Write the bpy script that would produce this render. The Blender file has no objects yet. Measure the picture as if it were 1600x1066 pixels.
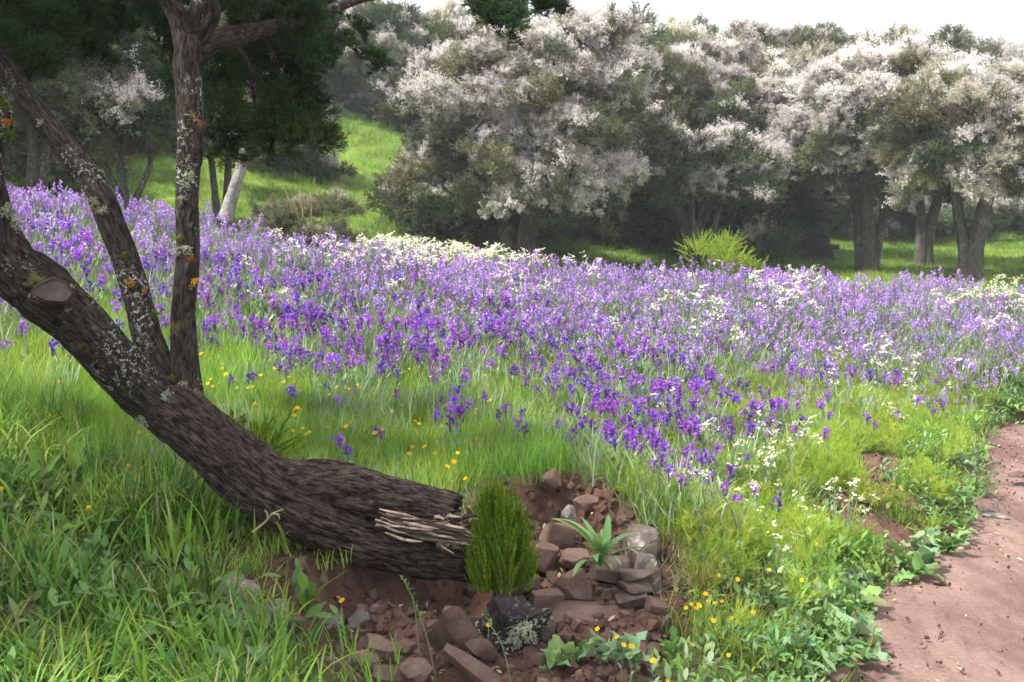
import bpy, math, random
import numpy as np
from mathutils import Vector, Matrix, Euler

# ------------------------------------------------------------------ camera, sky, sun, exposure
SC = bpy.context.scene
COL = SC.collection
R = math.radians
FPX = 1600 * 35 / 36.0                      # focal length in photograph pixels
PITCH = math.atan(133 / FPX)
CAMZ = 1.6
cam_d = bpy.data.cameras.new('camera')
cam_d.lens = 35; cam_d.sensor_width = 36
cam_d.clip_start = 0.05; cam_d.clip_end = 2000
cam_d.dof.use_dof = True; cam_d.dof.focus_distance = 4.6; cam_d.dof.aperture_fstop = 9
cam = bpy.data.objects.new('camera', cam_d)
cam.location = (0, 0, CAMZ); cam.rotation_euler = (R(90) - PITCH, 0, 0)
COL.objects.link(cam); SC.camera = cam

SUN_EL, SUN_AZ = R(56), R(-112)              # azimuth from +Y towards +X
sdir = Vector((math.sin(SUN_AZ) * math.cos(SUN_EL), math.cos(SUN_AZ) * math.cos(SUN_EL), math.sin(SUN_EL)))
W = bpy.data.worlds.new('World'); SC.world = W; W.use_nodes = True
wn, wl = W.node_tree.nodes, W.node_tree.links
for n in list(wn): wn.remove(n)
sky = wn.new('ShaderNodeTexSky'); sky.sky_type = 'NISHITA'; sky.sun_disc = False
sky.sun_elevation = SUN_EL; sky.sun_rotation = SUN_AZ
sky.dust_density = 3.0; sky.air_density = 1.0
wmix = wn.new('ShaderNodeMix'); wmix.data_type = 'RGBA'
wmix.inputs[0].default_value = 0.7           # thin bright cloud over the whole sky
wmix.inputs[7].default_value = (8.6, 8.9, 9.3, 1)
bg = wn.new('ShaderNodeBackground'); bg.inputs[1].default_value = 0.1
wo = wn.new('ShaderNodeOutputWorld')
wl.new(sky.outputs[0], wmix.inputs[6]); wl.new(wmix.outputs[2], bg.inputs[0]); wl.new(bg.outputs[0], wo.inputs[0])
sun_d = bpy.data.lights.new('sun', 'SUN'); sun_d.energy = 4.2; sun_d.angle = R(7); sun_d.color = (1, .96, .9)
sun = bpy.data.objects.new('sun', sun_d); sun.rotation_euler = sdir.to_track_quat('Z', 'Y').to_euler()
sun.location = (0, 0, 30); COL.objects.link(sun)
SC.view_settings.view_transform = 'Standard'; SC.view_settings.look = 'None'
SC.view_settings.gamma = 1; SC.view_settings.use_curve_mapping = False
SC.view_settings.exposure = 1.38
cy = SC.cycles
cy.max_bounces = 5; cy.diffuse_bounces = 3; cy.glossy_bounces = 2; cy.transmission_bounces = 3
cy.transparent_max_bounces = 4; cy.use_denoising = True; cy.denoising_input_passes = 'RGB_ALBEDO_NORMAL'; cy.denoising_prefilter = 'ACCURATE'; cy.use_adaptive_sampling = True; cy.adaptive_threshold = 0.04; cy.caustics_reflective = False; cy.caustics_refractive = False

# ------------------------------------------------------------------ helpers
RNG = np.random.default_rng(11)
random.seed(7)
FWD = np.array((0, math.cos(PITCH), -math.sin(PITCH)))
UPV = np.array((0, math.sin(PITCH), math.cos(PITCH)))
CAM = np.array((0, 0, CAMZ))

def P(u, v, d):
    """survey point: the place seen at photograph pixel (u, v), d metres away"""
    return CAM + d * (FWD + np.array((1., 0, 0)) * ((u - 800) / FPX) - UPV * ((v - 533) / FPX))

def UV(p):
    q = np.atleast_2d(p) - CAM
    d = q @ FWD
    d = np.where(d < .05, .05, d)
    return 800 + FPX * q[:, 0] / d, 533 - FPX * (q @ UPV) / d, d

def sstep(a, b, x):
    t = np.clip((x - a) / (b - a), 0, 1)
    return t * t * (3 - 2 * t)

def _hash(ix, iy, iz, seed):
    h = (ix.astype(np.int64) * 374761393 + iy.astype(np.int64) * 668265263 + iz.astype(np.int64) * 2147483647 + seed * 1274126177) & 0xffffffff
    h = ((h ^ (h >> 13)) * 1274126177) & 0xffffffff
    h = ((h ^ (h >> 16)) * 2246822519) & 0xffffffff
    return ((h ^ (h >> 15)) & 0xffffff) / float(0xffffff)

def noise3(x, y, z, seed=0):
    x, y, z = np.broadcast_arrays(np.asarray(x, float), np.asarray(y, float), np.asarray(z, float))
    ix, iy, iz = np.floor(x), np.floor(y), np.floor(z)
    fx, fy, fz = x - ix, y - iy, z - iz
    fx, fy, fz = [f * f * (3 - 2 * f) for f in (fx, fy, fz)]
    r = 0
    for a in (0, 1):
        for b in (0, 1):
            for c in (0, 1):
                w = (fx if a else 1 - fx) * (fy if b else 1 - fy) * (fz if c else 1 - fz)
                r = r + w * _hash(ix + a, iy + b, iz + c, seed)
    return r * 2 - 1

def fbm(x, y, z=0., oct=4, seed=0):
    r, a, f = 0, 1., 1.
    for k in range(oct):
        r = r + a * noise3(np.asarray(x) * f, np.asarray(y) * f, np.asarray(z) * f, seed + k * 17)
        a *= .5; f *= 2.03
    return r / 1.8

def tag(o, label=None, cat=None, group=None, kind=None):
    if label: o['label'] = label
    if cat: o['category'] = cat
    if group: o['group'] = group
    if kind: o['kind'] = kind
    return o

def empty(name, loc, label, cat, group=None, rz=0.):
    o = bpy.data.objects.new(name, None); COL.objects.link(o)
    o.location = loc; o.rotation_euler = (0, 0, rz); o.empty_display_size = .1
    return tag(o, label, cat, group)

def link(name, me, parent=None, loc=None, rot=None, scale=None):
    o = bpy.data.objects.new(name, me); COL.objects.link(o)
    if parent is not None: o.parent = parent
    if loc is not None: o.location = loc
    if rot is not None: o.rotation_euler = rot
    if scale is not None: o.scale = scale if hasattr(scale, '__len__') else (scale,) * 3
    return o

class MB:
    """collects small faces with a material slot and a per-vertex tint t"""
    def __init__(s): s.v, s.f, s.m, s.t = [], [], [], []
    def add(s, vs, fs, m=0, t=.5):
        b = len(s.v); s.v += [tuple(p) for p in vs]; s.t += [t] * len(vs)
        s.f += [tuple(b + i for i in f) for f in fs]; s.m += [m] * len(fs)
    def merge(s, o, moff=0):
        b = len(s.v); s.v += o.v; s.t += o.t
        s.f += [tuple(b + i for i in f) for f in o.f]; s.m += [k + moff for k in o.m]
    def blade(s, base, az, L, w, lean=.1, curl=.9, seg=4, m=0, t=.5, twist=0., prof='grass'):
        ca, sa = math.cos(az), math.sin(az)
        px, pz = 0., 0.; vs = []; ang = lean
        for k in range(seg + 1):
            q = k / seg
            wd = w * ((1 - q ** 2.2) if prof == 'grass' else max(.05, math.sin(math.pi * (q * .93 + .05)) ** .8) if prof == 'leaf' else (.35 + .65 * math.sin(math.pi * min(1, q * .9 + .12))))
            tw = az + math.pi / 2 + twist * q
            cx, cy_ = math.cos(tw) * wd / 2, math.sin(tw) * wd / 2
            x, y, z = base[0] + px * ca, base[1] + px * sa, base[2] + pz
            if k == seg: vs.append((x, y, z))
            else: vs += [(x - cx, y - cy_, z), (x + cx, y + cy_, z)]
            px += math.sin(ang) * L / seg; pz += math.cos(ang) * L / seg
            ang += curl / seg
        fs = [(2 * k, 2 * k + 1, 2 * k + 3, 2 * k + 2) for k in range(seg - 1)] + [(2 * seg - 2, 2 * seg - 1, 2 * seg)]
        s.add(vs, fs, m, t)
        return vs[-1]
    def leaf(s, base, az, L, w, lean=.8, curl=.8, seg=5, m=0, t=.5, fold=.25, wav=0., rnd=random):
        """a broad leaf, two halves folded along its midrib"""
        ca, sa = math.cos(az), math.sin(az)
        px, pz, ang = 0., 0., lean; vs = []
        for k in range(seg + 1):
            q = k / seg
            wd = w * .5 * max(.06, math.sin(math.pi * (q ** .8 * .96 + .03)) ** .75) * (1 + wav * rnd.uniform(-.4, .4))
            nx, nz = -math.cos(ang), math.sin(ang)
            up = wd * (fold + wav * rnd.uniform(-.5, .5))
            c = (base[0] + px * ca, base[1] + px * sa, base[2] + pz)
            for sg in (-1, 0, 1):
                vs.append((c[0] - sa * wd * sg + nx * ca * up * abs(sg), c[1] + ca * wd * sg + nx * sa * up * abs(sg), c[2] + nz * up * abs(sg)))
            px += math.sin(ang) * L / seg; pz += math.cos(ang) * L / seg; ang += curl / seg
        fs = []
        for k in range(seg):
            a = 3 * k
            fs += [(a, a + 1, a + 4, a + 3), (a + 1, a + 2, a + 5, a + 4)]
        s.add(vs, fs, m, t)
    def tube(s, pts, rad, n=5, m=0, t=.5, cap=False):
        V, F = tube_geo(np.array(pts, float), np.array(rad, float), n)
        s.add(V, F, m, t)
    def chip(s, c, size, m=0, t=.5, up=None, rnd=random):
        """one small tilted quad"""
        a = Vector((rnd.gauss(0, 1), rnd.gauss(0, 1), rnd.gauss(0, 1))).normalized()
        b = a.orthogonal().normalized(); k = a.cross(b)
        c = Vector(c); h = size / 2
        s.add([c + b * h, c + k * h * .8, c - b * h, c - k * h * .8], [(0, 1, 2, 3)], m, t)
    def mesh(s, name, mats, smooth=True):
        me = bpy.data.meshes.new(name)
        me.from_pydata(s.v, [], s.f)
        for mt in mats: me.materials.append(mt)
        me.polygons.foreach_set('material_index', s.m)
        me.polygons.foreach_set('use_smooth', [smooth] * len(s.f))
        a = me.attributes.new('t', 'FLOAT', 'POINT'); a.data.foreach_set('value', s.t)
        me.update(); return me

def tube_geo(pts, rad, n):
    """verts, quads of a tube through pts (parallel transport frames)"""
    m = len(pts)
    tan = np.gradient(pts, axis=0); tan /= np.linalg.norm(tan, axis=1)[:, None] + 1e-9
    ref = np.array((0., 0, 1)) if abs(tan[0][2]) < .9 else np.array((1., 0, 0))
    nx = np.cross(tan[0], ref); nx /= np.linalg.norm(nx)
    V = []
    th = np.linspace(0, 2 * math.pi, n, endpoint=False)
    for i in range(m):
        nx = nx - tan[i] * (nx @ tan[i]); nx /= np.linalg.norm(nx)
        ny = np.cross(tan[i], nx)
        V.append(pts[i] + rad[i] * (np.cos(th)[:, None] * nx + np.sin(th)[:, None] * ny))
    V = np.concatenate(V)
    F = [(i * n + j, i * n + (j + 1) % n, (i + 1) * n + (j + 1) % n, (i + 1) * n + j) for i in range(m - 1) for j in range(n)]
    return V, F

def spline(ctrl, n):
    """Catmull-Rom through rows of ctrl, n samples"""
    c = np.array(ctrl, float); m = len(c)
    c = np.vstack([2 * c[0] - c[1], c, 2 * c[-1] - c[-2]])
    out = []
    for t in np.linspace(0, m - 1 - 1e-6, n):
        i = int(t); f = t - i
        p0, p1, p2, p3 = c[i:i + 4]
        out.append(.5 * (2 * p1 + (p2 - p0) * f + (2 * p0 - 5 * p1 + 4 * p2 - p3) * f * f + (3 * p1 - p0 - 3 * p2 + p3) * f ** 3))
    return np.array(out)

def np_mesh(name, V, F, mat, smooth=True, attrs=None):
    me = bpy.data.meshes.new(name)
    F = np.asarray(F)
    me.vertices.add(len(V)); me.vertices.foreach_set('co', np.asarray(V, np.float32).ravel())
    k = F.shape[1]
    me.loops.add(F.size); me.loops.foreach_set('vertex_index', F.astype(np.int32).ravel())
    me.polygons.add(len(F)); me.polygons.foreach_set('loop_start', np.arange(0, F.size, k, dtype=np.int32))
    me.polygons.foreach_set('use_smooth', np.full(len(F), smooth))
    if mat: me.materials.append(mat)
    for nm, val in (attrs or {}).items():
        val = np.asarray(val, np.float32)
        if val.ndim == 1:
            a = me.attributes.new(nm, 'FLOAT', 'POINT'); a.data.foreach_set('value', val)
        else:
            a = me.attributes.new(nm, 'FLOAT_VECTOR', 'POINT'); a.data.foreach_set('vector', val.ravel())
    me.update(calc_edges=True); me.validate(); return me

# ---- scatter: uncountable masses (grass, leaves of a crown) as one object with instances
_GN = {}
def proto_collection(key, meshes):
    c = bpy.data.collections.new('source_' + key)
    for i, me in enumerate(meshes):
        o = bpy.data.objects.new('source_%s_%02d' % (key, i), me); c.objects.link(o)
    return c

def scatter_group(key, coll):
    if key in _GN: return _GN[key]
    g = bpy.data.node_groups.new('scatter_' + key, 'GeometryNodeTree')
    g.interface.new_socket('Geometry', in_out='INPUT', socket_type='NodeSocketGeometry')
    g.interface.new_socket('Geometry', in_out='OUTPUT', socket_type='NodeSocketGeometry')
    N, L = g.nodes, g.links
    gi, go = N.new('NodeGroupInput'), N.new('NodeGroupOutput')
    ip = N.new('GeometryNodeInstanceOnPoints')
    ci = N.new('GeometryNodeCollectionInfo'); ci.inputs['Collection'].default_value = coll
    ci.inputs['Separate Children'].default_value = True; ci.inputs['Reset Children'].default_value = True
    def attr(nm, ty):
        a = N.new('GeometryNodeInputNamedAttribute'); a.data_type = ty; a.inputs['Name'].default_value = nm
        return a.outputs['Attribute']
    e2r = N.new('FunctionNodeEulerToRotation')
    L.new(attr('rot', 'FLOAT_VECTOR'), e2r.inputs[0])
    L.new(gi.outputs[0], ip.inputs['Points']); L.new(ci.outputs[0], ip.inputs['Instance'])
    ip.inputs['Pick Instance'].default_value = True
    L.new(attr('idx', 'INT'), ip.inputs['Instance Index'])
    L.new(e2r.outputs[0], ip.inputs['Rotation']); L.new(attr('scl', 'FLOAT_VECTOR'), ip.inputs['Scale'])
    L.new(ip.outputs[0], go.inputs[0])
    _GN[key] = g
    return g

def scatter(name, pts, rot, scl, idx, key, coll, parent=None, loc=(0, 0, 0)):
    pts = np.asarray(pts, np.float32); n = len(pts)
    me = bpy.data.meshes.new(name); me.vertices.add(n)
    me.vertices.foreach_set('co', (pts - np.asarray(loc, np.float32)).ravel())
    a = me.attributes.new('rot', 'FLOAT_VECTOR', 'POINT'); a.data.foreach_set('vector', np.asarray(rot, np.float32).ravel())
    scl = np.asarray(scl, np.float32)
    if scl.ndim == 1: scl = np.repeat(scl[:, None], 3, 1)
    a = me.attributes.new('scl', 'FLOAT_VECTOR', 'POINT'); a.data.foreach_set('vector', scl.ravel())
    a = me.attributes.new('idx', 'INT', 'POINT'); a.data.foreach_set('value', np.asarray(idx, np.int32))
    o = link(name, me, parent)
    if parent is None: o.location = loc
    md = o.modifiers.new('scatter', 'NODES'); md.node_group = scatter_group(key, coll)
    o['kind'] = 'stuff'
    return o

def rot_from_dirs(d, rng):
    """euler angles turning +Z to each direction d, with a random spin"""
    out = np.empty((len(d), 3))
    for i, v in enumerate(d):
        q = Vector(v).to_track_quat('Z', 'Y') @ Euler((0, 0, rng.uniform(0, 6.28))).to_quaternion()
        out[i] = q.to_euler()
    return out

# ------------------------------------------------------------------ materials
def nodes_of(name):
    m = bpy.data.materials.new(name); m.use_nodes = True
    nt = m.node_tree
    for n in list(nt.nodes): nt.nodes.remove(n)
    out = nt.nodes.new('ShaderNodeOutputMaterial')
    return m, nt.nodes, nt.links, out

def nnode(N, ty, **kw):
    n = N.new(ty)
    for k, v in kw.items(): setattr(n, k, v)
    return n

def mixc(N, L, fac, a, b, blend='MIX'):
    n = N.new('ShaderNodeMix'); n.data_type = 'RGBA'; n.blend_type = blend
    for s, x in ((0, fac), (6, a), (7, b)):
        if hasattr(x, 'links') or hasattr(x, 'is_output'): L.new(x, n.inputs[s])
        elif hasattr(x, '__len__'): n.inputs[s].default_value = (*x, 1)[:4]
        else: n.inputs[s].default_value = x
    return n.outputs[2]

def ramp(N, L, fac, stops):
    n = N.new('ShaderNodeValToRGB')
    e = n.color_ramp.elements
    while len(e) < len(stops): e.new(.5)
    for k, (p, c) in enumerate(stops):
        e[k].position = p; e[k].color = (*c, 1) if hasattr(c, '__len__') else (c, c, c, 1)
    L.new(fac, n.inputs[0]); return n.outputs[0]

def tex(N, L, scale, detail=4, rough=.55, vec=None, ty='noise'):
    n = N.new('ShaderNodeTexNoise' if ty == 'noise' else 'ShaderNodeTexVoronoi')
    n.inputs['Scale'].default_value = scale
    if ty == 'noise': n.inputs['Detail'].default_value = detail; n.inputs['Roughness'].default_value = rough
    if vec is not None: L.new(vec, n.inputs['Vector'])
    return n.outputs[0]

def leafmat(name, a, b, rough=.5, trans=.35, var=.35, hue=.03, spec=.3, gloss=False):
    m, N, L, out = nodes_of(name)
    at = nnode(N, 'ShaderNodeAttribute', attribute_name='t')
    oi = N.new('ShaderNodeObjectInfo')
    c = mixc(N, L, at.outputs['Fac'], a, b)
    hs = N.new('ShaderNodeHueSaturation')
    mr = N.new('ShaderNodeMapRange'); mr.inputs[3].default_value = 1 - var; mr.inputs[4].default_value = 1 + var
    L.new(oi.outputs['Random'], mr.inputs[0])
    mu = nnode(N, 'ShaderNodeMath', operation='MULTIPLY'); mu.inputs[1].default_value = 7.13
    fr = nnode(N, 'ShaderNodeMath', operation='FRACT')
    L.new(oi.outputs['Random'], mu.inputs[0]); L.new(mu.outputs[0], fr.inputs[0])
    mh = N.new('ShaderNodeMapRange'); mh.inputs[3].default_value = .5 - hue; mh.inputs[4].default_value = .5 + hue
    L.new(fr.outputs[0], mh.inputs[0])
    L.new(mh.outputs[0], hs.inputs['Hue']); L.new(mr.outputs[0], hs.inputs['Value']); L.new(c, hs.inputs['Color'])
    if spec > .15 and gloss:
        p = N.new('ShaderNodeBsdfPrincipled'); L.new(hs.outputs[0], p.inputs['Base Color'])
        p.inputs['Roughness'].default_value = rough; p.inputs['Specular IOR Level'].default_value = spec
    else:
        p = N.new('ShaderNodeBsdfDiffuse'); L.new(hs.outputs[0], p.inputs[0])
    if trans > 0:
        tr = N.new('ShaderNodeBsdfTranslucent'); L.new(hs.outputs[0], tr.inputs[0])
        mx = N.new('ShaderNodeMixShader'); mx.inputs[0].default_value = trans
        L.new(p.outputs[0], mx.inputs[1]); L.new(tr.outputs[0], mx.inputs[2]); L.new(mx.outputs[0], out.inputs[0])
    else: L.new(p.outputs[0], out.inputs[0])
    return m

def bump(N, L, h, strength, dist, normal_in):
    b = N.new('ShaderNodeBump'); b.inputs['Strength'].default_value = strength; b.inputs['Distance'].default_value = dist
    L.new(h, b.inputs['Height']); L.new(b.outputs[0], normal_in)

def stonemat(name, a, b, lich=0., lc=(.5, .5, .42)):
    m, N, L, out = nodes_of(name)
    tc = N.new('ShaderNodeTexCoord'); oi = N.new('ShaderNodeObjectInfo')
    ad = nnode(N, 'ShaderNodeVectorMath', operation='ADD')
    L.new(tc.outputs['Object'], ad.inputs[0]); L.new(oi.outputs['Location'], ad.inputs[1])
    n1 = tex(N, L, 9, 6, .6, ad.outputs[0]); n2 = tex(N, L, 60, 5, .65, ad.outputs[0])
    c = mixc(N, L, ramp(N, L, n1, [(.3, 0.), (.7, 1.)]), a, b)
    c = mixc(N, L, .45, c, ramp(N, L, n2, [(.3, .35), (.7, 1.2)]), 'MULTIPLY')
    if lich > 0:
        n3 = tex(N, L, 22, 5, .7, ad.outputs[0])
        c = mixc(N, L, ramp(N, L, n3, [(.62 - lich * .2, 0.), (.70 - lich * .2, 1.)]), c, lc)
    hs = N.new('ShaderNodeHueSaturation'); L.new(c, hs.inputs['Color'])
    mr = N.new('ShaderNodeMapRange'); mr.inputs[3].default_value = .7; mr.inputs[4].default_value = 1.3
    L.new(oi.outputs['Random'], mr.inputs[0]); L.new(mr.outputs[0], hs.inputs['Value'])
    p = N.new('ShaderNodeBsdfPrincipled'); L.new(hs.outputs[0], p.inputs['Base Color']); p.inputs['Roughness'].default_value = .85
    p.inputs['Specular IOR Level'].default_value = .25
    bump(N, L, n2, .5, .01, p.inputs['Normal'])
    L.new(p.outputs[0], out.inputs[0]); return m

def plainmat(name, a, b, scale=20, rough=.8, bmp=.4, dist=.01, detail=6):
    m, N, L, out = nodes_of(name)
    tc = N.new('ShaderNodeTexCoord')
    n1 = tex(N, L, scale, detail, .65, tc.outputs['Object'])
    c = mixc(N, L, ramp(N, L, n1, [(.32, 0.), (.68, 1.)]), a, b)
    p = N.new('ShaderNodeBsdfPrincipled'); L.new(c, p.inputs['Base Color']); p.inputs['Roughness'].default_value = rough
    p.inputs['Specular IOR Level'].default_value = .25
    if bmp: bump(N, L, n1, bmp, dist, p.inputs['Normal'])
    L.new(p.outputs[0], out.inputs[0]); return m

def barkmat(name, dark, light, lichen=.3, lcol=(.42, .44, .38), moss=0.):
    """fibrous bark: noise stretched along the limb (attribute bk), speckled with lichen"""
    m, N, L, out = nodes_of(name)
    at = nnode(N, 'ShaderNodeAttribute', attribute_name='bk')
    tc = N.new('ShaderNodeTexCoord')
    n1 = tex(N, L, 85, 6, .75, at.outputs['Vector']); n2 = tex(N, L, 26, 4, .65, at.outputs['Vector'])
    big = tex(N, L, 3.2, 4, .6, tc.outputs['Object'])
    c = mixc(N, L, ramp(N, L, n1, [(.42, 0.), (.64, 1.)]), dark, light)
    c = mixc(N, L, .55, c, ramp(N, L, n2, [(.3, .3), (.65, 1.25)]), 'MULTIPLY')
    if lichen > 0:
        sp = tex(N, L, 55, 3, .8, tc.outputs['Object'])
        a1 = ramp(N, L, sp, [(.56, 0.), (.60, 1.)]); a2 = ramp(N, L, big, [(.60 - lichen * .25, 0.), (.70 - lichen * .25, 1.)])
        c = mixc(N, L, mixc(N, L, 1., a1, a2, 'MULTIPLY'), c, lcol)
    if moss > 0:
        b2 = tex(N, L, 5.5, 5, .6, tc.outputs['Object'])
        c = mixc(N, L, ramp(N, L, b2, [(.66 - moss * .2, 0.), (.72 - moss * .2, 1.)]), c, (.13, .12, .035))
    p = N.new('ShaderNodeBsdfPrincipled'); L.new(c, p.inputs['Base Color']); p.inputs['Roughness'].default_value = .9
    p.inputs['Specular IOR Level'].default_value = .1
    ad = nnode(N, 'ShaderNodeMath', operation='ADD'); L.new(n1, ad.inputs[0]); L.new(n2, ad.inputs[1])
    bump(N, L, ad.outputs[0], 1., .02, p.inputs['Normal'])
    L.new(p.outputs[0], out.inputs[0]); return m

MAT = {}
MAT['grass'] = leafmat('grass_blade', (.085, .19, .025), (.21, .35, .055), var=.3, trans=.45, gloss=True)
MAT['grass_lime'] = leafmat('fine_grass_blade', (.17, .31, .032), (.33, .47, .085), var=.25, trans=.5)
MAT['grass_dark'] = leafmat('dark_grass_blade', (.05, .12, .018), (.11, .2, .035), var=.3, trans=.4, gloss=True)  # darker green, one of the three lush tuft tones
MAT['straw'] = leafmat('dry_straw', (.32, .26, .13), (.45, .4, .24), var=.2, trans=.3)
MAT['sage'] = leafmat('hairy_grey_leaf', (.17, .25, .11), (.34, .41, .25), var=.25, trans=.35)
MAT['violet'] = leafmat('violet_petal', (.19, .05, .44), (.44, .17, .68), var=.35, hue=.03, trans=.4, rough=.6)
MAT['violet_hazed'] = leafmat('hazed_violet_petal', (.36, .18, .57), (.66, .46, .81), var=.35, hue=.03, trans=.4, rough=.6)  # violet paled for farther plants, distance haze painted into the petals
MAT['cream'] = leafmat('cream_petal', (.66, .62, .42), (.82, .80, .66), var=.1, hue=.01, trans=.4, rough=.6)
MAT['yellow'] = leafmat('yellow_petal', (.75, .40, .012), (.82, .56, .02), var=.12, hue=.01, trans=.35, rough=.5)
MAT['weed'] = leafmat('weed_leaf', (.085, .19, .04), (.19, .31, .09), var=.35, trans=.4, spec=.3, rough=.5, gloss=True)
MAT['weed_blue'] = leafmat('glaucous_leaf', (.12, .22, .09), (.25, .36, .19), var=.25, trans=.35, spec=.3, rough=.5, gloss=True)
MAT['strap'] = leafmat('strap_leaf', (.11, .22, .05), (.18, .30, .09), var=.2, trans=.35, spec=.5, rough=.35, gloss=True)
MAT['feather'] = leafmat('feathery_leaf', (.21, .32, .03), (.36, .45, .075), var=.25, trans=.5)
MAT['moss_shrub'] = leafmat('bright_heath_leaf', (.06, .14, .008), (.24, .34, .02), var=.35, trans=.35)
MAT['heath'] = leafmat('heath_leaf', (.07, .09, .048), (.15, .17, .09), var=.35, trans=.25)
MAT['heath_olive'] = leafmat('olive_heath_leaf', (.13, .14, .075), (.24, .24, .13), var=.35, trans=.25)
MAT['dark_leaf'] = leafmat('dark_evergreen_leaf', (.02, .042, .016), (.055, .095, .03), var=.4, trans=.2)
MAT['blossom'] = leafmat('pale_blossom', (.50, .455, .43), (.78, .73, .70), var=.2, hue=.015, trans=.35, rough=.7)
MAT['blossom_dull'] = leafmat('faded_blossom', (.38, .35, .26), (.60, .56, .45), var=.2, hue=.015, trans=.3, rough=.7)
MAT['lichen'] = leafmat('grey_lichen', (.26, .27, .17), (.42, .42, .31), var=.2, trans=.15, rough=.9, spec=.1)
MAT['lichen_orange'] = leafmat('orange_lichen', (.28, .13, .015), (.42, .22, .03), var=.2, trans=.15, rough=.9, spec=.1)
MAT['moss'] = leafmat('green_moss', (.06, .085, .015), (.13, .15, .03), var=.2, trans=.15, rough=.9, spec=.1)
MAT['bark'] = barkmat('fibrous_bark', (.011, .007, .0055), (.135, .096, .078), 0., moss=.0)
MAT['bark_limb'] = barkmat('mossy_bark', (.010, .008, .0065), (.095, .072, .06), .3, moss=.2)
MAT['bark_far'] = barkmat('grey_bark', (.05, .042, .035), (.19, .165, .14), .4)
MAT['wood_pale'] = plainmat('broken_wood', (.10, .065, .045), (.46, .36, .27), 28, .8, .8, .012)
MAT['wood_grey'] = plainmat('weathered_wood', (.10, .085, .075), (.34, .32, .30), 14, .85, .9, .03)
MAT['stone_red'] = stonemat('red_brown_stone', (.085, .046, .035), (.17, .108, .086))
MAT['stone_grey'] = stonemat('grey_stone', (.12, .105, .09), (.25, .22, .19), .3, (.34, .33, .27))
MAT['stone_brown'] = stonemat('brown_slate', (.08, .054, .043), (.155, .11, .09))
MAT['stone_lichen'] = stonemat('lichen_rock', (.09, .066, .055), (.22, .175, .15), .3, (.32, .30, .25))
MAT['stone_ruin'] = stonemat('ruin_stone', (.028, .026, .028), (.075, .068, .064))
MAT['mortar'] = plainmat('ruin_mortar', (.05, .045, .045), (.10, .09, .085), 8)
MAT['white_paint'] = plainmat('white_paint', (.7, .7, .68), (.82, .82, .8), 8, .5, .1)

# ------------------------------------------------------------------ ground
_pts = []
for u, v, d, h in [
    (-200, 1066, 2.6, .2), (100, 1060, 2.7, .2), (300, 1060, 2.9, .15), (100, 900, 3.2, .2), (300, 900, 3.5, .15), (-150, 800, 3.4, .25),
    (100, 720, 3.9, .3), (300, 790, 4.0, .12), (0, 600, 4.6, .3), (420, 700, 4.9, .2), (600, 720, 5.0, .15), (760, 715, 5.0, .1),
    (400, 600, 5.8, .25), (700, 620, 6.0, .25), (400, 480, 7.3, .35), (700, 480, 8.0, .35), (100, 420, 6.8, .35), (-150, 420, 6.5, .35),
    (100, 300, 9.5, .4), (-200, 280, 9.5, .4), (300, 335, 9.8, .4), (600, 380, 10.8, .4), (900, 405, 11.5, .4), (1200, 420, 12, .4), (1500, 440, 12.5, .4), (1750, 465, 13, .4),
    (950, 600, 6.8, .3), (950, 500, 8.6, .35), (1200, 520, 8.9, .35), (1200, 620, 7.2, .3), (1400, 520, 9.6, .35), (1400, 620, 7.9, .25), (1560, 545, 10, .3),
    (1050, 760, 5.2, .2), (1200, 740, 5.7, .2), (1200, 850, 4.7, .1), (1330, 780, 5.8, .02), (1400, 720, 6.6, .03), (1350, 880, 5.0, .08), (1100, 950, 4.0, .13), (1250, 960, 4.1, .08),
    (560, 855, 4.1, 0), (440, 870, 3.9, 0), (860, 735, 4.9, 0), (940, 745, 4.9, 0), (1040, 840, 4.4, 0), (700, 1066, 3.2, 0), (900, 1066, 3.4, 0), (1050, 1066, 3.5, 0)]:
    p = P(u, v, d); p[2] -= h; _pts.append(p)
_pts += [np.array(q, float) for q in [
    (-1.5, 1.4, .2), (0, 1.4, .1), (1, 1.4, 0), (1.3, 3.7, 0), (2.3, 5.4, 0), (3.75, 7.8, 0), (4.8, 9.3, 0), (6.5, 10.8, .05), (4, 4, 0), (5, 6.5, 0), (2.2, 2.5, 0), (8, 9, 0), (11, 13, .3),
    (8, 15, 1.0), (13, 16, .9), (3, 15, 1.15), (-1.5, 14, 1.45), (-5, 13, 1.95), (-10, 12, 2.3),
    (10, 20, 1.3), (4, 20, 1.5), (0, 18, 1.7), (-4, 18, 2.6), (-9, 18, 3.3), (-16, 18, 3.8), (17, 20, 1.3),
    (12, 27, 2.0), (4, 27, 2.4), (-4, 21, 3.6), (-4.2, 25.5, 5.1), (-10, 25, 5.4), (-20, 27, 6), (22, 28, 2.3),
    (15, 40, 4.6), (0, 42, 7), (-15, 42, 9.5), (30, 42, 4.5), (-30, 42, 8.5), (24, 10, 0), (-14, 5, 2.0), (-6, 4, 1.1), (-6, 1.5, .7)]]
_pts = np.array(_pts)
def _phi(r2): return .5 * r2 * np.log(r2 + 1e-9)
_n = len(_pts)
_K = _phi(((_pts[:, None, :2] - _pts[None, :, :2]) ** 2).sum(2)) + np.eye(_n) * .02
_A = np.zeros((_n + 3, _n + 3)); _A[:_n, :_n] = _K
_A[:_n, _n:] = np.c_[np.ones(_n), _pts[:, :2]]; _A[_n:, :_n] = _A[:_n, _n:].T
_w = np.linalg.solve(_A, np.r_[_pts[:, 2], 0, 0, 0])

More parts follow.
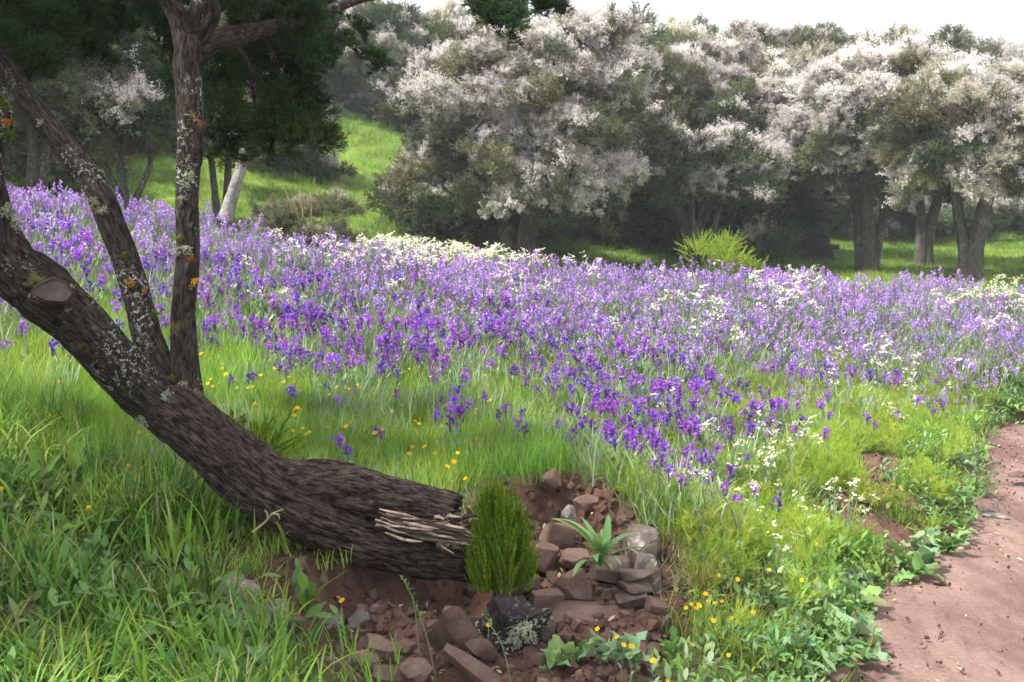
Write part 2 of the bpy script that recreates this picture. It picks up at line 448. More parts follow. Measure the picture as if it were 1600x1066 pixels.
EDGE_Y = np.array([-60, 1.5, 2.5, 3.6, 4.15, 4.8, 5.2, 5.8, 6.4, 7.2, 7.9, 8.9, 9.4, 11, 14, 20, 40])
EDGE_X = np.array([.6, .8, 1.05, 1.3, 1.47, 1.75, 2.2, 2.62, 3.02, 3.35, 3.75, 4.35, 4.85, 6.6, 10.3, 18, 45])
def path_s(x, y):
    """metres past the bank's foot, onto the path"""
    return x - np.interp(y, EDGE_Y, EDGE_X) + .06 * noise3(x * 3, y * 3, 0, 5) + .03 * noise3(x * 9, y * 9, 0, 6)

PIT = np.array([P(u, v, d)[:2] for u, v, d in [(430, 880, 3.85), (560, 850, 4.05), (700, 830, 4.5), (790, 765, 4.8), (860, 738, 4.9), (930, 742, 4.9), (965, 790, 4.6), (1045, 850, 4.35),
        (1065, 950, 4.0), (1030, 1020, 3.75), (930, 1120, 3.3), (600, 1140, 3.0), (480, 1010, 3.4), (430, 940, 3.65)]])
def poly_sd(x, y, poly):
    """distance to a polygon's outline, positive inside"""
    d2 = np.full(np.shape(x), 1e9); ins = np.zeros(np.shape(x), bool)
    m = len(poly)
    for i in range(m):
        a, b = poly[i], poly[(i + 1) % m]
        ex, ey = b - a
        t = np.clip(((x - a[0]) * ex + (y - a[1]) * ey) / (ex * ex + ey * ey), 0, 1)
        d2 = np.minimum(d2, (x - a[0] - t * ex) ** 2 + (y - a[1] - t * ey) ** 2)
        c = ((a[1] > y) != (b[1] > y)) & (x < ex * (y - a[1]) / (ey + 1e-12) + a[0])
        ins ^= c
    return np.where(ins, 1, -1) * np.sqrt(d2)

def pit_sd(x, y): return poly_sd(x, y, PIT) + .05 * noise3(np.asarray(x) * 7, np.asarray(y) * 7, 0, 9) + .025 * noise3(np.asarray(x) * 19, np.asarray(y) * 19, 0, 10)

# bare scars on the bank's foot (centre, half axes)
SCARS = [(P(1315, 805, 5.5)[:2], .40, .33), (P(1415, 728, 6.5)[:2], .42, .34), (P(1370, 768, 6.0)[:2], .26, .36)]
def scar(x, y):
    s = np.zeros(np.shape(x))
    for c, ax, ay in SCARS:
        r = np.hypot((x - c[0]) / ax, (y - c[1]) / ay) + .3 * noise3(x * 5, y * 5, 0, 31) + .2 * noise3(x * 13, y * 13, 0, 32)
        s = np.maximum(s, 1 - sstep(.7, 1.05, r))
    return s

def hz(x, y, detail=True):
    x = np.atleast_1d(np.asarray(x, float)); y = np.atleast_1d(np.asarray(y, float))
    xc, yc = np.clip(x, -25, 26), np.clip(y, 1.2, 44)
    z = np.full(x.shape, _w[_n]) + _w[_n + 1] * xc + _w[_n + 2] * yc
    for i in range(_n):
        z = z + _w[i] * _phi((xc - _pts[i, 0]) ** 2 + (yc - _pts[i, 1]) ** 2)
    s = path_s(x, y)
    w = sstep(-.12, .14, s)
    z = np.where(s < -.02, np.maximum(z, .03 + .05 * sstep(-.02, -.3, s)), z)
    z = z * (1 - w) - .07 * w
    sd = pit_sd(x, y)
    floor = .10 + .16 * sstep(3.3, 4.7, yc) + .05 * sstep(-.1, -.9, xc)
    cav = P(735, 930, 4.25)
    floor = floor - .26 * np.exp(-((x - cav[0]) / .2) ** 2 - ((y - cav[1]) / .22) ** 2)
    wp = sstep(-.02, .13, sd)
    z = np.where(floor < z, z * (1 - wp) + floor * wp, z)
    if detail:
        bare = np.maximum(sstep(-.05, .06, sd), scar(x, y))
        lump = sstep(.5, 1.2, x) * sstep(10, 7, y) * sstep(3.4, 4.2, y)
        z = z + (.018 * fbm(x * 3, y * 3, 0, 3, 3) + .07 * lump * fbm(x * 1.7, y * 1.7, 0, 3, 88)) * (1 - w) + bare * (.04 * fbm(x * 9, y * 9, 0, 4, 12) + 0.055 * np.abs(fbm(x * 20, y * 24, 0, 3, 14)))
    return z

def axis(lo, hi, step, far, grow=1.12):
    a = list(np.arange(lo, hi + 1e-6, step))
    s = step; v = a[-1]
    while v < far[1]: s *= grow; v += s; a.append(v)
    s = step; v = lo; b = []
    while v > far[0]: s *= grow; v -= s; b.append(v)
    return np.array(b[::-1] + a)

gx = axis(-2.0, 2.6, .02, (-400, 400), 1.05); gy = axis(2.4, 5.6, .02, (-60, 400), 1.045)
GX, GY = np.meshgrid(gx, gy)
GZ = hz(GX.ravel(), GY.ravel())
nx_, ny_ = len(gx), len(gy)
ii = np.arange(nx_ * ny_).reshape(ny_, nx_)
GF = np.stack([ii[:-1, :-1], ii[:-1, 1:], ii[1:, 1:], ii[1:, :-1]], -1).reshape(-1, 4)
bare = np.clip(np.maximum(sstep(-.04, .05, pit_sd(GX.ravel(), GY.ravel())), scar(GX.ravel(), GY.ravel())) + sstep(-.16, 0, path_s(GX.ravel(), GY.ravel())), 0, 1)
# bare earth under the log
lg = P(470, 850, 3.8)
bare = np.maximum(bare, 1 - sstep(.18, .4, np.hypot(GX.ravel() - lg[0], GY.ravel() - lg[1]) + .1 * noise3(GX.ravel() * 6, GY.ravel() * 6, 0, 40)))

m, N, L, out = nodes_of('meadow_ground')
tc = N.new('ShaderNodeTexCoord'); at = nnode(N, 'ShaderNodeAttribute', attribute_name='bare')
n1 = tex(N, L, .7, 5, .6, tc.outputs['Object']); n2 = tex(N, L, 26, 6, .7, tc.outputs['Object']); n3 = tex(N, L, 5, 6, .65, tc.outputs['Object'])
gr = mixc(N, L, ramp(N, L, n1, [(.35, 0.), (.65, 1.)]), (.085, .14, .018), (.15, .21, .03))
gr = mixc(N, L, ramp(N, L, n3, [(.35, 0.), (.62, .45)]), gr, (.07, .09, .02))
lw = nnode(N, 'ShaderNodeAttribute', attribute_name='lawn')
gr = mixc(N, L, lw.outputs['Fac'], mixc(N, L, ramp(N, L, n3, [(.35, 0.), (.65, 1.)]), (.045, .05, .018), (.09, .085, .035)), gr)
so = mixc(N, L, ramp(N, L, n3, [(.3, 0.), (.7, 1.)]), (.06, .028, .020), (.15, .082, .06))
so = mixc(N, L, .6, so, ramp(N, L, n2, [(.25, .35), (.7, 1.3)]), 'MULTIPLY')
p = N.new('ShaderNodeBsdfPrincipled'); L.new(mixc(N, L, at.outputs['Fac'], gr, so), p.inputs['Base Color'])
p.inputs['Roughness'].default_value = .95; p.inputs['Specular IOR Level'].default_value = .15
bump(N, L, n2, .7, .015, p.inputs['Normal']); L.new(p.outputs[0], out.inputs[0]); MAT['ground'] = m
ground = link('ground', np_mesh('ground', np.c_[GX.ravel(), GY.ravel(), GZ], GF, MAT['ground'], True, {'bare': bare, 'lawn': sstep(10.5, 13.5, GY.ravel() + .4 * noise3(GX.ravel(), GY.ravel(), 0, 4))}))
tag(ground, 'grassy bank and meadow slope with a red earth hollow', 'ground', None, 'structure')

# ---- red dirt path, slightly rutted
px_ = axis(1.0, 4.2, .03, (-1.0, 16), 1.06); py_ = axis(2.6, 8, .03, (-40, 40), 1.05)
PX, PY = np.meshgrid(px_, py_)
off = np.interp(PY, EDGE_Y, EDGE_X)
PX = PX - 1.3 + off                       # follow the bank's foot
s_ = (PX - off)
PZ = .03 * fbm(PX * .9, PY * .5, 0, 3, 57) + .014 * fbm(PX * 3, PY * 2, 0, 4, 58) + .012 * fbm(PX * 1.3, PY * 1.3, 0, 4, 51) + .006 * fbm(PX * 8, PY * 5, 0, 3, 52) - .045 * np.exp(-((s_ - .9) / .2) ** 2) - .04 * np.exp(-((s_ - 2.3) / .25) ** 2) + .03 * np.exp(-(np.clip(s_, 0, 9) / .12) ** 2) * (fbm(PX * 7, PY * 7, 0, 3, 54) + .3)
ii = np.arange(PX.size).reshape(PX.shape)
PF = np.stack([ii[:-1, :-1], ii[:-1, 1:], ii[1:, 1:], ii[1:, :-1]], -1).reshape(-1, 4)
m, N, L, out = nodes_of('red_dirt')
tc = N.new('ShaderNodeTexCoord'); mp = N.new('ShaderNodeMapping'); L.new(tc.outputs['Object'], mp.inputs[0])
mp.inputs['Rotation'].default_value = (0, 0, R(-35)); mp.inputs['Scale'].default_value = (1, .45, 1)
n1 = tex(N, L, 1.4, 6, .6, mp.outputs[0]); n2 = tex(N, L, 40, 6, .7, tc.outputs['Object']); n3 = tex(N, L, 7, 5, .7, mp.outputs[0])
c = mixc(N, L, ramp(N, L, n1, [(.40, 0.), (.58, 1.)]), (.135, .075, .06), (.235, .15, .125))
c = mixc(N, L, ramp(N, L, n3, [(.35, .6), (.55, 0.)]), c, (.115, .063, .048))
n4 = tex(N, L, 170, 4, .7, tc.outputs['Object'])
c = mixc(N, L, .5, c, ramp(N, L, n2, [(.25, .45), (.65, 1.2)]), 'MULTIPLY')
c = mixc(N, L, .5, c, ramp(N, L, n4, [(.3, .5), (.6, 1.25)]), 'MULTIPLY')
p = N.new('ShaderNodeBsdfPrincipled'); L.new(c, p.inputs['Base Color']); p.inputs['Roughness'].default_value = .92
p.inputs['Specular IOR Level'].default_value = .2
ad = nnode(N, 'ShaderNodeMath', operation='ADD'); L.new(n2, ad.inputs[0]); L.new(n3, ad.inputs[1])
bump(N, L, ad.outputs[0], .9, .02, p.inputs['Normal']); L.new(p.outputs[0], out.inputs[0]); MAT['dirt'] = m
tag(link('path', np_mesh('path', np.c_[PX.ravel(), PY.ravel(), PZ.ravel()], PF, m)), 'trodden pinkish red dirt path curving along the bank', 'path', None, 'structure')

def gz(x, y): return float(hz(x, y)[0])
def surf(x, y):
    """ground or path height"""
    return max(gz(x, y), .0 if path_s(np.array([x]), np.array([y]))[0] > 0 else -1)
def on(u, v, d=None):
    """the ground point seen at pixel u, v (marching the view ray)"""
    ds = np.arange(2.2, 40, .02)
    q = CAM + ds[:, None] * (FWD + np.array((1., 0, 0)) * ((u - 800) / FPX) - UPV * ((v - 533) / FPX))
    z = np.maximum(hz(q[:, 0], q[:, 1]), np.where(path_s(q[:, 0], q[:, 1]) > 0, 0, -9))
    k = np.argmax(q[:, 2] < z)
    return q[k] if k else q[-1]

# ------------------------------------------------------------------ the leaning tree in front
def limb_geo(ctrl, n, seg, amp=.06, seed=0, lump=.08, ragged=0.):
    """ctrl rows: u, v, d, radius -> verts, faces, bark coordinates"""
    c = np.array([[*P(u, v, d), r] for u, v, d, r in ctrl])
    s = spline(c, n); pts, rad = s[:, :3], s[:, 3]
    V, F = tube_geo(pts, np.ones(n), seg)
    ln = np.r_[0, np.cumsum(np.linalg.norm(np.diff(pts, axis=0), axis=1))]
    th = np.tile(np.linspace(0, 2 * math.pi, seg, endpoint=False), n); ss = np.repeat(ln, seg); rr = np.repeat(rad, seg); cc = np.repeat(pts, seg, 0)
    dirv = V - cc
    twist = th + .35 * ss
    bx, by, bz = np.cos(twist) * rr, np.sin(twist) * rr, ss
    rid = 1 - 2 * np.abs(fbm(bx * 30 + .3 * np.sin(bz * 9), by * 30, bz * 4.5, 4, seed)) - .5 * sstep(.25, .6, fbm(bx * 16, by * 16, bz * 9, 3, seed + 31))
    big = fbm(np.cos(th) * 1.1, np.sin(th) * 1.1, ss * 4.2, 3, seed + 5)
    fine = fbm(bx * 70, by * 70, bz * 7, 2, seed + 9)
    k = rr * (1 + lump * big + amp * (rid - .5)) + .003 * fine
    V = cc + dirv * k[:, None]
    if ragged:
        fr = ss / ln[-1]; tn = pts[-1] - pts[-8]; tn = tn / np.linalg.norm(tn)
        V = V + tn * (ragged * (noise3(np.cos(th) * 3, np.sin(th) * 3, seed, 77) + .7 * noise3(np.cos(th) * 8, np.sin(th) * 8, seed, 78)) * sstep(.86, .99, fr))[:, None]
    return V, np.array(F), np.c_[bx, by, bz * .24], pts, rad

def limb(name, ctrl, n, seg, mat, parent, amp=.06, seed=0, lump=.08, ragged=0.):
    V, F, bk, pts, rad = limb_geo(ctrl, n, seg, amp, seed, lump, ragged)
    # closed ends
    V = np.vstack([V, pts[0], pts[-1]]); bk = np.vstack([bk, bk[0], bk[-1]])
    a, b = len(V) - 2, len(V) - 1
    caps = [(a, (j + 1) % seg, j, j) for j in range(seg)] + [(b, (n - 1) * seg + j, (n - 1) * seg + (j + 1) % seg, (n - 1) * seg + (j + 1) % seg) for j in range(seg)]
    base = np.array(parent.location) if parent is not None else 0
    me = bpy.data.meshes.new(name)
    fs = [tuple(f) for f in F] + [tuple(dict.fromkeys(f)) for f in caps]
    me.from_pydata([tuple(q) for q in (V - base)], [], fs)
    me.materials.append(mat); me.polygons.foreach_set('use_smooth', [True] * len(fs))
    at = me.attributes.new('bk', 'FLOAT_VECTOR', 'POINT'); at.data.foreach_set('vector', bk.astype(np.float32).ravel())
    me.update()
    return link(name, me, parent), pts, rad

tb = P(735, 870, 4.1)
TREE = empty('leaning_tree', (tb[0], tb[1], gz(tb[0], tb[1])), 'dark leaning tree with forked stems and a torn trunk end over the earth hollow', 'tree')
trunk, tp, tr_ = limb('trunk', [(232, 622, 3.98, .09), (285, 652, 3.98, .115), (340, 698, 3.98, .118), (415, 758, 3.98, .126), (490, 803, 3.98, .118), (570, 838, 4.0, .104), (650, 863, 4.04, .094), (735, 876, 4.1, .083), (800, 890, 4.25, .06)], 300, 160, MAT['bark'], TREE, .17, 1, .17)
limb('log_stub', [(430, 755, 4.0, .08), (490, 760, 3.99, .10), (550, 767, 3.98, .096), (610, 780, 3.98, .09), (660, 791, 3.99, .085), (697, 798, 4.0, .082), (704, 800, 4.0, .076), (707, 801, 4.0, .05)], 160, 110, MAT['bark'], TREE, .16, 2, .18, .035)
limb('broken_knob', [(495, 765, 4.0, .07), (510, 748, 4.0, .062), (527, 740, 4.0, .055), (545, 742, 4.02, .04), (552, 746, 4.03, .02)], 34, 40, MAT['bark'], TREE, .16, 3, .2)
limb('limb', [(300, 664, 3.98, .09), (240, 620, 3.95, .098), (180, 566, 3.88, .094), (115, 500, 3.8, .10), (60, 450, 3.72, .108), (12, 405, 3.66, .088), (-18, 325, 3.62, .072), (-26, 240, 3.6, .066), (-4, 190, 3.6, .055), (-25, 110, 3.6, .046), (-80, -40, 3.6, .04)], 190, 76, MAT['bark_limb'], TREE, .12, 4, .26)
limb('stem', [(278, 640, 4.0, .075), (258, 595, 4.02, .066), (232, 530, 4.05, .058), (208, 440, 4.08, .052), (172, 345, 4.1, .052), (142, 280, 4.12, .047), (86, 210, 4.14, .046), (40, 150, 4.16, .043), (-10, 70, 4.2, .04), (-70, -40, 4.2, .035)], 150, 44, MAT['bark_limb'], TREE, .09, 5, .2)
st2, sp, sr = limb('stem', [(294, 650, 4.0, .08), (290, 590, 4.0, .056), (286, 500, 4.0, .046), (293, 400, 4.0, .045), (292, 300, 4.0, .047), (297, 200, 4.0, .048), (293, 110, 4.0, .052), (296, 60, 4.0, .052)], 140, 44, MAT['bark_limb'], TREE, .09, 6, .17)
BR = [  # branches above the fork: ctrl
    [(292, 75, 4.0, .05), (278, 25, 4.0, .042), (255, -20, 3.95, .036), (215, -120, 3.8, .03), (180, -260, 3.6, .02)],
    [(296, 70, 4.0, .034), (303, 25, 4.0, .03), (320, -30, 4.1, .026), (330, -160, 4.2, .02), (300, -300, 4.2, .014)],
    [(298, 75, 4.0, .03), (325, 40, 3.98, .026), (336, 20, 3.95, .022), (333, -10, 3.9, .02), (345, -90, 3.8, .014)],
    [(298, 80, 4.0, .045), (345, 62, 4.1, .042), (410, 46, 4.4, .036), (480, 30, 4.8, .03), (570, -5, 5.2, .024), (700, -45, 5.6, .018), (800, -30, 5.8, .012), (860, 0, 5.9, .008)],
    [(470, 32, 4.75, .016), (530, 60, 4.95, .013), (580, 95, 5.1, .009), (600, 105, 5.15, .004)],
    [(410, 46, 4.4, .022), (430, 100, 4.7, .018), (440, 170, 4.9, .012), (420, 240, 5.0, .006)],
    [(360, 58, 4.15, .02), (390, 110, 4.4, .014), (400, 170, 4.6, .008)]]
for k, c in enumerate(BR):
    limb('branch', c, 40, 16, MAT['bark_limb'], TREE, .05, 20 + k, .1)

# splintered pale wood between stub and trunk
def splinters():
    mb = MB(); rn = random.Random(3)
    for k in range(170):
        q = rn.random(); off = rn.gauss(0, 1)
        u0, v0 = 585 + 85 * q, 812 + 15 * q + off * 6.5
        L_ = rn.uniform(30, 100)
        u1 = min(742 + rn.gauss(0, 5), u0 + L_); v1 = v0 + (u1 - u0) * .17 + rn.uniform(-5, 6)
        d0 = 3.97 - .085 + rn.uniform(-.025, .05)
        a, b = P(u0, v0, d0), P(u1, v1, d0 - .01)
        mid = (a + b) / 2 + np.array((0, 0, rn.uniform(-.012, .004)))
        w = rn.uniform(.0025, .007)
        mb.tube(spline([a, mid, b], 5), [w * .5, w, w * 1.1, w, w * .12], 4, 1 if rn.random() < .5 else 0, rn.random())
    for k in range(190):   # crumbling torn face at the end
        c = P(rn.uniform(684, 738), rn.uniform(806, 856), 3.97 + rn.uniform(-.10, .05))
        e = c + np.array((rn.uniform(.0, .045), rn.uniform(-.03, .02), rn.uniform(-.02, .02)))
        w = rn.uniform(.0025, .009)
        mb.tube([c - (e - c) * .6, c, e], [w, w * 1.1, w * .2], 4, 1 if rn.random() < .5 else 0, rn.random())
    return mb
mb = splinters(); mb.v = [tuple(np.array(q) - np.array(TREE.location)) for q in mb.v]
tag(link('splintered_wood', mb.mesh('splintered_wood', [MAT['wood_pale'], MAT['bark']], False), TREE), 'pale torn wood at the broken trunk end')
# cut knot on the limb
kc = P(83, 456, 3.615)
kn = MB(); nseg = 22
axis_d = Vector(CAM - kc).normalized(); axis_d = (axis_d + Vector((.15, 0, .35))).normalized()
bx_ = axis_d.cross(Vector((0, 0, 1))).normalized(); by_ = axis_d.cross(bx_)
rings = []
for rr_, hh in ((.066, -.06), (.062, .0), (.052, .014), (.046, .004), (.024, .0)):
    rings.append([Vector(kc) - Vector(TREE.location) + (bx_ * math.cos(a) * 1.15 + by_ * math.sin(a) * .8) * rr_ * (1 + .09 * math.sin(3 * a + 1) + .05 * math.sin(7 * a)) + axis_d * hh for a in np.linspace(0, 2 * math.pi, nseg, endpoint=False)])
for k in range(len(rings) - 1):
    kn.add(rings[k] + rings[k + 1], [(j, (j + 1) % nseg, nseg + (j + 1) % nseg, nseg + j) for j in range(nseg)], 0 if k < 2 else 1)
kn.add(rings[-1], [tuple(range(nseg))], 1)
MAT['knot'] = plainmat('sawn_knot', (.05, .037, .032), (.13, .10, .09), 26, .85, .9, .02)
tag(link('knot', kn.mesh('knot', [MAT['bark_limb'], MAT['knot']]), TREE), 'flat sawn knot on the thick left limb')

# lichen and moss tufts on the bark
def tuft_mesh(r, n, L, mat, rn, droop=.3):
    """a crusty irregular lichen cushion of many small lobes"""
    mb = MB(); ph = [rn.uniform(0, 6.28) for _ in range(3)]
    for k in range(n):
        a = rn.uniform(0, 6.28); q = r * rn.random() ** .6 * (1 + .35 * math.sin(2 * a + ph[0]) + .3 * math.sin(3 * a + ph[1]) + .2 * math.sin(5 * a + ph[2]))
        c = Vector((math.cos(a) * q, math.sin(a) * q * .8, -q * q / r * .45 + rn.uniform(-.004, .006)))
        mb.chip(c, L * rn.uniform(.4, 1.1), 0, rn.random(), rnd=rn)
    return mb.mesh('tuft', [mat])
rn = random.Random(5)
TUFTS = [tuft_mesh(.034, 420, .009, MAT['lichen'], rn), tuft_mesh(.027, 320, .008, MAT['lichen_orange'], rn), tuft_mesh(.034, 420, .009, MAT['moss'], rn)]
for u, v, d, k, s in [(258, 618, 3.83, 0, 1.25), (246, 640, 3.84, 0, .8), (222, 652, 3.84, 0, 1.0), (250, 655, 3.86, 1, .8), (262, 672, 3.85, 1, .6), (152, 505, 3.76, 0, 1.1), (145, 520, 3.74, 0, .8), (120, 470, 3.76, 2, .9),
                      (305, 440, 3.945, 1, .85), (298, 404, 3.945, 1, .65), (278, 396, 3.945, 0, .8), (292, 388, 3.94, 0, .9), (285, 372, 3.94, 2, .9), (300, 180, 3.945, 1, .95), (312, 192, 3.96, 1, .6), (290, 290, 3.94, 0, .9), (297, 275, 3.94, 0, .7), (285, 310, 3.94, 0, .7),
                      (205, 442, 4.0, 1, .75), (225, 455, 4.02, 1, .6), (240, 490, 4.02, 2, .7), (150, 318, 4.03, 0, 1.0), (160, 330, 4.03, 0, .8), (195, 400, 4.02, 2, .8), (68, 190, 4.09, 0, .8), (8, 330, 3.57, 0, 1.0), (25, 345, 3.58, 0, .9), (10, 190, 3.53, 1, .8), (15, 210, 3.54, 2, .9), (2, 160, 3.54, 2, 1.),
                      (120, 478, 3.72, 1, .6), (380, 655, 3.83, 2, .7), (268, 592, 3.92, 2, .7), (285, 600, 3.92, 0, .6)]:
    c = P(u, v, d + (.05 if u < 275 and v > 440 and d < 3.9 else .012))
    dr = Vector(CAM - c).normalized() + Vector((rn.uniform(-.3, .3), 0, rn.uniform(0, .5)))
    o = link(['lichen', 'orange_lichen', 'moss'][k], TUFTS[k], TREE, c - np.array(TREE.location), dr.to_track_quat('Z', 'Y').to_euler(), s)
    o.rotation_euler.rotate_axis('Z', rn.uniform(0, 6))

# ---- sprigs (sources for the crowns)
def sprig(kind, seed):
    rn = random.Random(seed); mb = MB()
    L_ = .30
    mats = {'heath': [MAT['heath']], 'olive': [MAT['heath_olive']], 'dark': [MAT['dark_leaf']], 'shrub': [MAT['moss_shrub']],
            'blossom': [MAT['heath_olive'], MAT['blossom']], 'dull': [MAT['heath_olive'], MAT['blossom_dull']]}[kind]
    fl = kind in ('blossom', 'dull')
    twigs = [(0., 0., L_)] + [(rn.uniform(0, 6.28), rn.uniform(.35, .95), rn.uniform(.12, .22)) for k in range(7)]
    for j, (az, an, l) in enumerate(twigs):
        b = Vector((0, 0, 0 if j == 0 else rn.uniform(.04, .2)))
        d = Vector((math.cos(az) * math.sin(an), math.sin(az) * math.sin(an), math.cos(an)))
        n = 12 if fl else 15
        tt = rn.random()
        for k in range(n):
            q = (k + rn.random()) / n
            c = b + d * l * q + Vector((rn.gauss(0, .006), rn.gauss(0, .006), rn.gauss(0, .006)))
            if fl and q > .15:
                for r_ in range(2):
                    cc = c + Vector((rn.gauss(0, .013), rn.gauss(0, .013), rn.gauss(0, .013)))
                    mb.chip(cc, rn.uniform(.016, .028), 1, min(1, max(0, tt * .6 + rn.random() * .4)), rnd=rn)
            else:
                a2 = rn.uniform(0, 6.28)
                e = (d * rn.uniform(.5, 1.) + Vector((math.cos(a2), math.sin(a2), rn.uniform(-.2, .4))) * .8).normalized() * rn.uniform(.028, .048)
                s = e.cross(Vector((rn.gauss(0, 1), rn.gauss(0, 1), rn.gauss(0, 1)))).normalized() * rn.uniform(.006, .010)
                mb.add([c - s, c + s, c + e * .9 + s * .4, c + e], [(0, 1, 2, 3)], 0, min(1, max(0, tt * .6 + rn.random() * .4)))
    return mb.mesh('sprig_' + kind, mats)

def sprig_arr(kind, seed):
    me = sprig(kind, seed); nv = len(me.vertices)
    V = np.empty(nv * 3); me.vertices.foreach_get('co', V)
    F = np.array([q.vertices[:] for q in me.polygons]); M = np.array([q.material_index for q in me.polygons])
    T_ = np.empty(nv); me.attributes['t'].data.foreach_get('value', T_)
    bpy.data.meshes.remove(me)
    return V.reshape(-1, 3), F, M, T_
SA = {k: [sprig_arr(k, 10 * i + j) for j in range(3)] for i, k in enumerate(('heath', 'olive', 'dark', 'blossom', 'dull'))}
SLOT = {'heath': ('heath', None), 'olive': ('heath_olive', None), 'dark': ('dark_leaf', None), 'blossom': ('heath_olive', 'blossom'), 'dull': ('heath_olive', 'blossom_dull')}
CM = ['heath', 'heath_olive', 'dark_leaf', 'blossom', 'blossom_dull']
def clump_mesh(green, bloom, share, seed, lumps=10, per=12):
    """a bough end about half a metre across: lumps of sprigs, bloom towards the light"""
    rg = np.random.default_rng(seed); Vs, Fs, Ms, Ts = [], [], [], []; off = 0
    for l in range(lumps):
        d = rg.normal(size=3); d[2] = d[2] * .8 + .25; d /= np.linalg.norm(d)
        lc = d * rg.uniform(.12, .34) * np.array((1.1, 1.1, .8)); lr = rg.uniform(.09, .16)
        fl_ = rg.random() < share * (.55 + .9 * max(0, d[2]))
        tl = rg.uniform(-.25, .25)
        for j in range(per):
            e = rg.normal(size=3); e[2] = abs(e[2]) * .7 + .1 * e[2]; e /= np.linalg.norm(e)
            pos = lc + e * lr * rg.uniform(.2, 1)
            k = bloom if (fl_ and rg.random() < .9) or (not fl_ and rg.random() < share * .12) else green
            V, F, M, T_ = SA[k][rg.integers(3)]
            q = Vector(tuple(e + d * .5 + np.array((0, 0, .5)) + rg.normal(size=3) * .25)).to_track_quat('Z', 'Y') @ Euler((0, 0, rg.uniform(0, 6.28))).to_quaternion()
            R3 = np.array(q.to_matrix()) * rg.uniform(.55, .95)
            Vs.append(V @ R3.T + pos); Fs.append(F + off); off += len(V)
            sl = SLOT[k]; Ms.append(np.where(M == 0, CM.index(sl[0]), CM.index(sl[1]) if sl[1] else 0)); Ts.append(np.clip(T_ + tl, 0, 1))
    me = np_mesh('bough', np.vstack(Vs), np.vstack(Fs), None, True, {'t': np.concatenate(Ts)})
    for m_ in CM: me.materials.append(MAT[m_])
    me.polygons.foreach_set('material_index', np.concatenate(Ms).astype(np.int32)); me.update()
    return me
_cl = [clump_mesh('heath', 'blossom', .12, 1), clump_mesh('heath', 'blossom', .22, 2), clump_mesh('olive', 'dull', .2, 3), clump_mesh('olive', 'blossom', .3, 4), clump_mesh('dark', 'blossom', 0, 5), clump_mesh('dark', 'blossom', 0, 6),
       clump_mesh('heath', 'blossom', .35, 7), clump_mesh('heath', 'blossom', .5, 8), clump_mesh('heath', 'blossom', .95, 9), clump_mesh('olive', 'blossom', 1.2, 10), clump_mesh('olive', 'dull', .9, 11), clump_mesh('heath', 'dull', .6, 12)]
SPRIG = proto_collection('bough', _cl)
KI = {'heath': (0, 2), 'olive': (2, 4), 'dark': (4, 6), 'blossom_some': (6, 8), 'blossom': (8, 10), 'dull': (10, 12)}

def clump_points(rng, c, r, n, flat=.75):
    """sprig roots and directions over a lumpy clump"""
    d = rng.normal(size=(n, 3)); d /= np.linalg.norm(d, axis=1)[:, None]
    d[:, 2] = np.where(d[:, 2] < -.35, -d[:, 2], d[:, 2])
    q = rng.uniform(.3, 1, n) ** .6
    pos = np.asarray(c) + d * (r * q)[:, None] * np.array((1, 1, flat))
    dr = d + np.array((0, 0, .45)) + rng.normal(size=(n, 3)) * .3
    return pos, dr, q

# crown of the leaning tree: mostly overhead and out of the picture, dark sprays hanging into it
rng = np.random.default_rng(21)
cp, cs_ = [], []
sprays = [(350, 0, 4.3, .12, 2), (395, 25, 4.5, .2, 5), (440, 10, 4.8, .22, 6), (415, 75, 4.8, .17, 6), (440, 115, 5.0, .17, 6), (410, 150, 4.8, .12, 4), (430, 190, 5.0, .13, 4), (465, 50, 5.1, .16, 5), (412, 228, 5.0, .06, 2), (495, 5, 5.3, .1, 3), (455, 170, 5.2, .08, 2),
          (545, 5, 5.4, .1, 2), (640, -40, 5.6, .12, 2), (720, -45, 5.7, .16, 3), (780, -22, 5.8, .14, 4), (825, -2, 5.85, .1, 4), (862, 6, 5.9, .06, 2),
          (40, 10, 4.6, .25, 9), (0, 60, 4.6, .2, 7), (110, 30, 5.2, .25, 9), (180, 10, 5.4, .25, 9), (60, 90, 5.2, .2, 6), (230, 30, 5.4, .15, 5), (0, -20, 4.2, .3, 5), (120, -30, 4.5, .25, 4), (200, -50, 4.3, .25, 4), (330, -70, 4.2, .3, 5)]
for u, v, d, r, n in sprays:
    for k in range(n): cp.append(P(u, v, d) + rng.normal(size=3) * r * .75); cs_.append(rng.uniform(.2, .42))
for u, v, d in [(545, 70, 5.1), (575, 92, 5.12), (600, 104, 5.15), (560, 50, 5.2)]: cp.append(P(u, v, d)); cs_.append(.16)
for k in range(36):     # overhead, above the picture
    c = np.array((rng.uniform(-4.6, -1.9), rng.uniform(2.0, 4.6), rng.uniform(3.15, 5.0)))
    u_, v_, d__ = UV(c)
    if v_[0] > -130: c[2] += (v_[0] + 130) / FPX * d__[0]
    cp.append(c); cs_.append(rng.uniform(.6, .9))
cp = np.array(cp)
scatter('crown', cp, np.c_[rng.normal(0, .4, (len(cp), 2)), rng.uniform(0, 6.28, len(cp))], cs_, rng.integers(4, 6, len(cp)), 'bough', SPRIG, TREE, TREE.location)

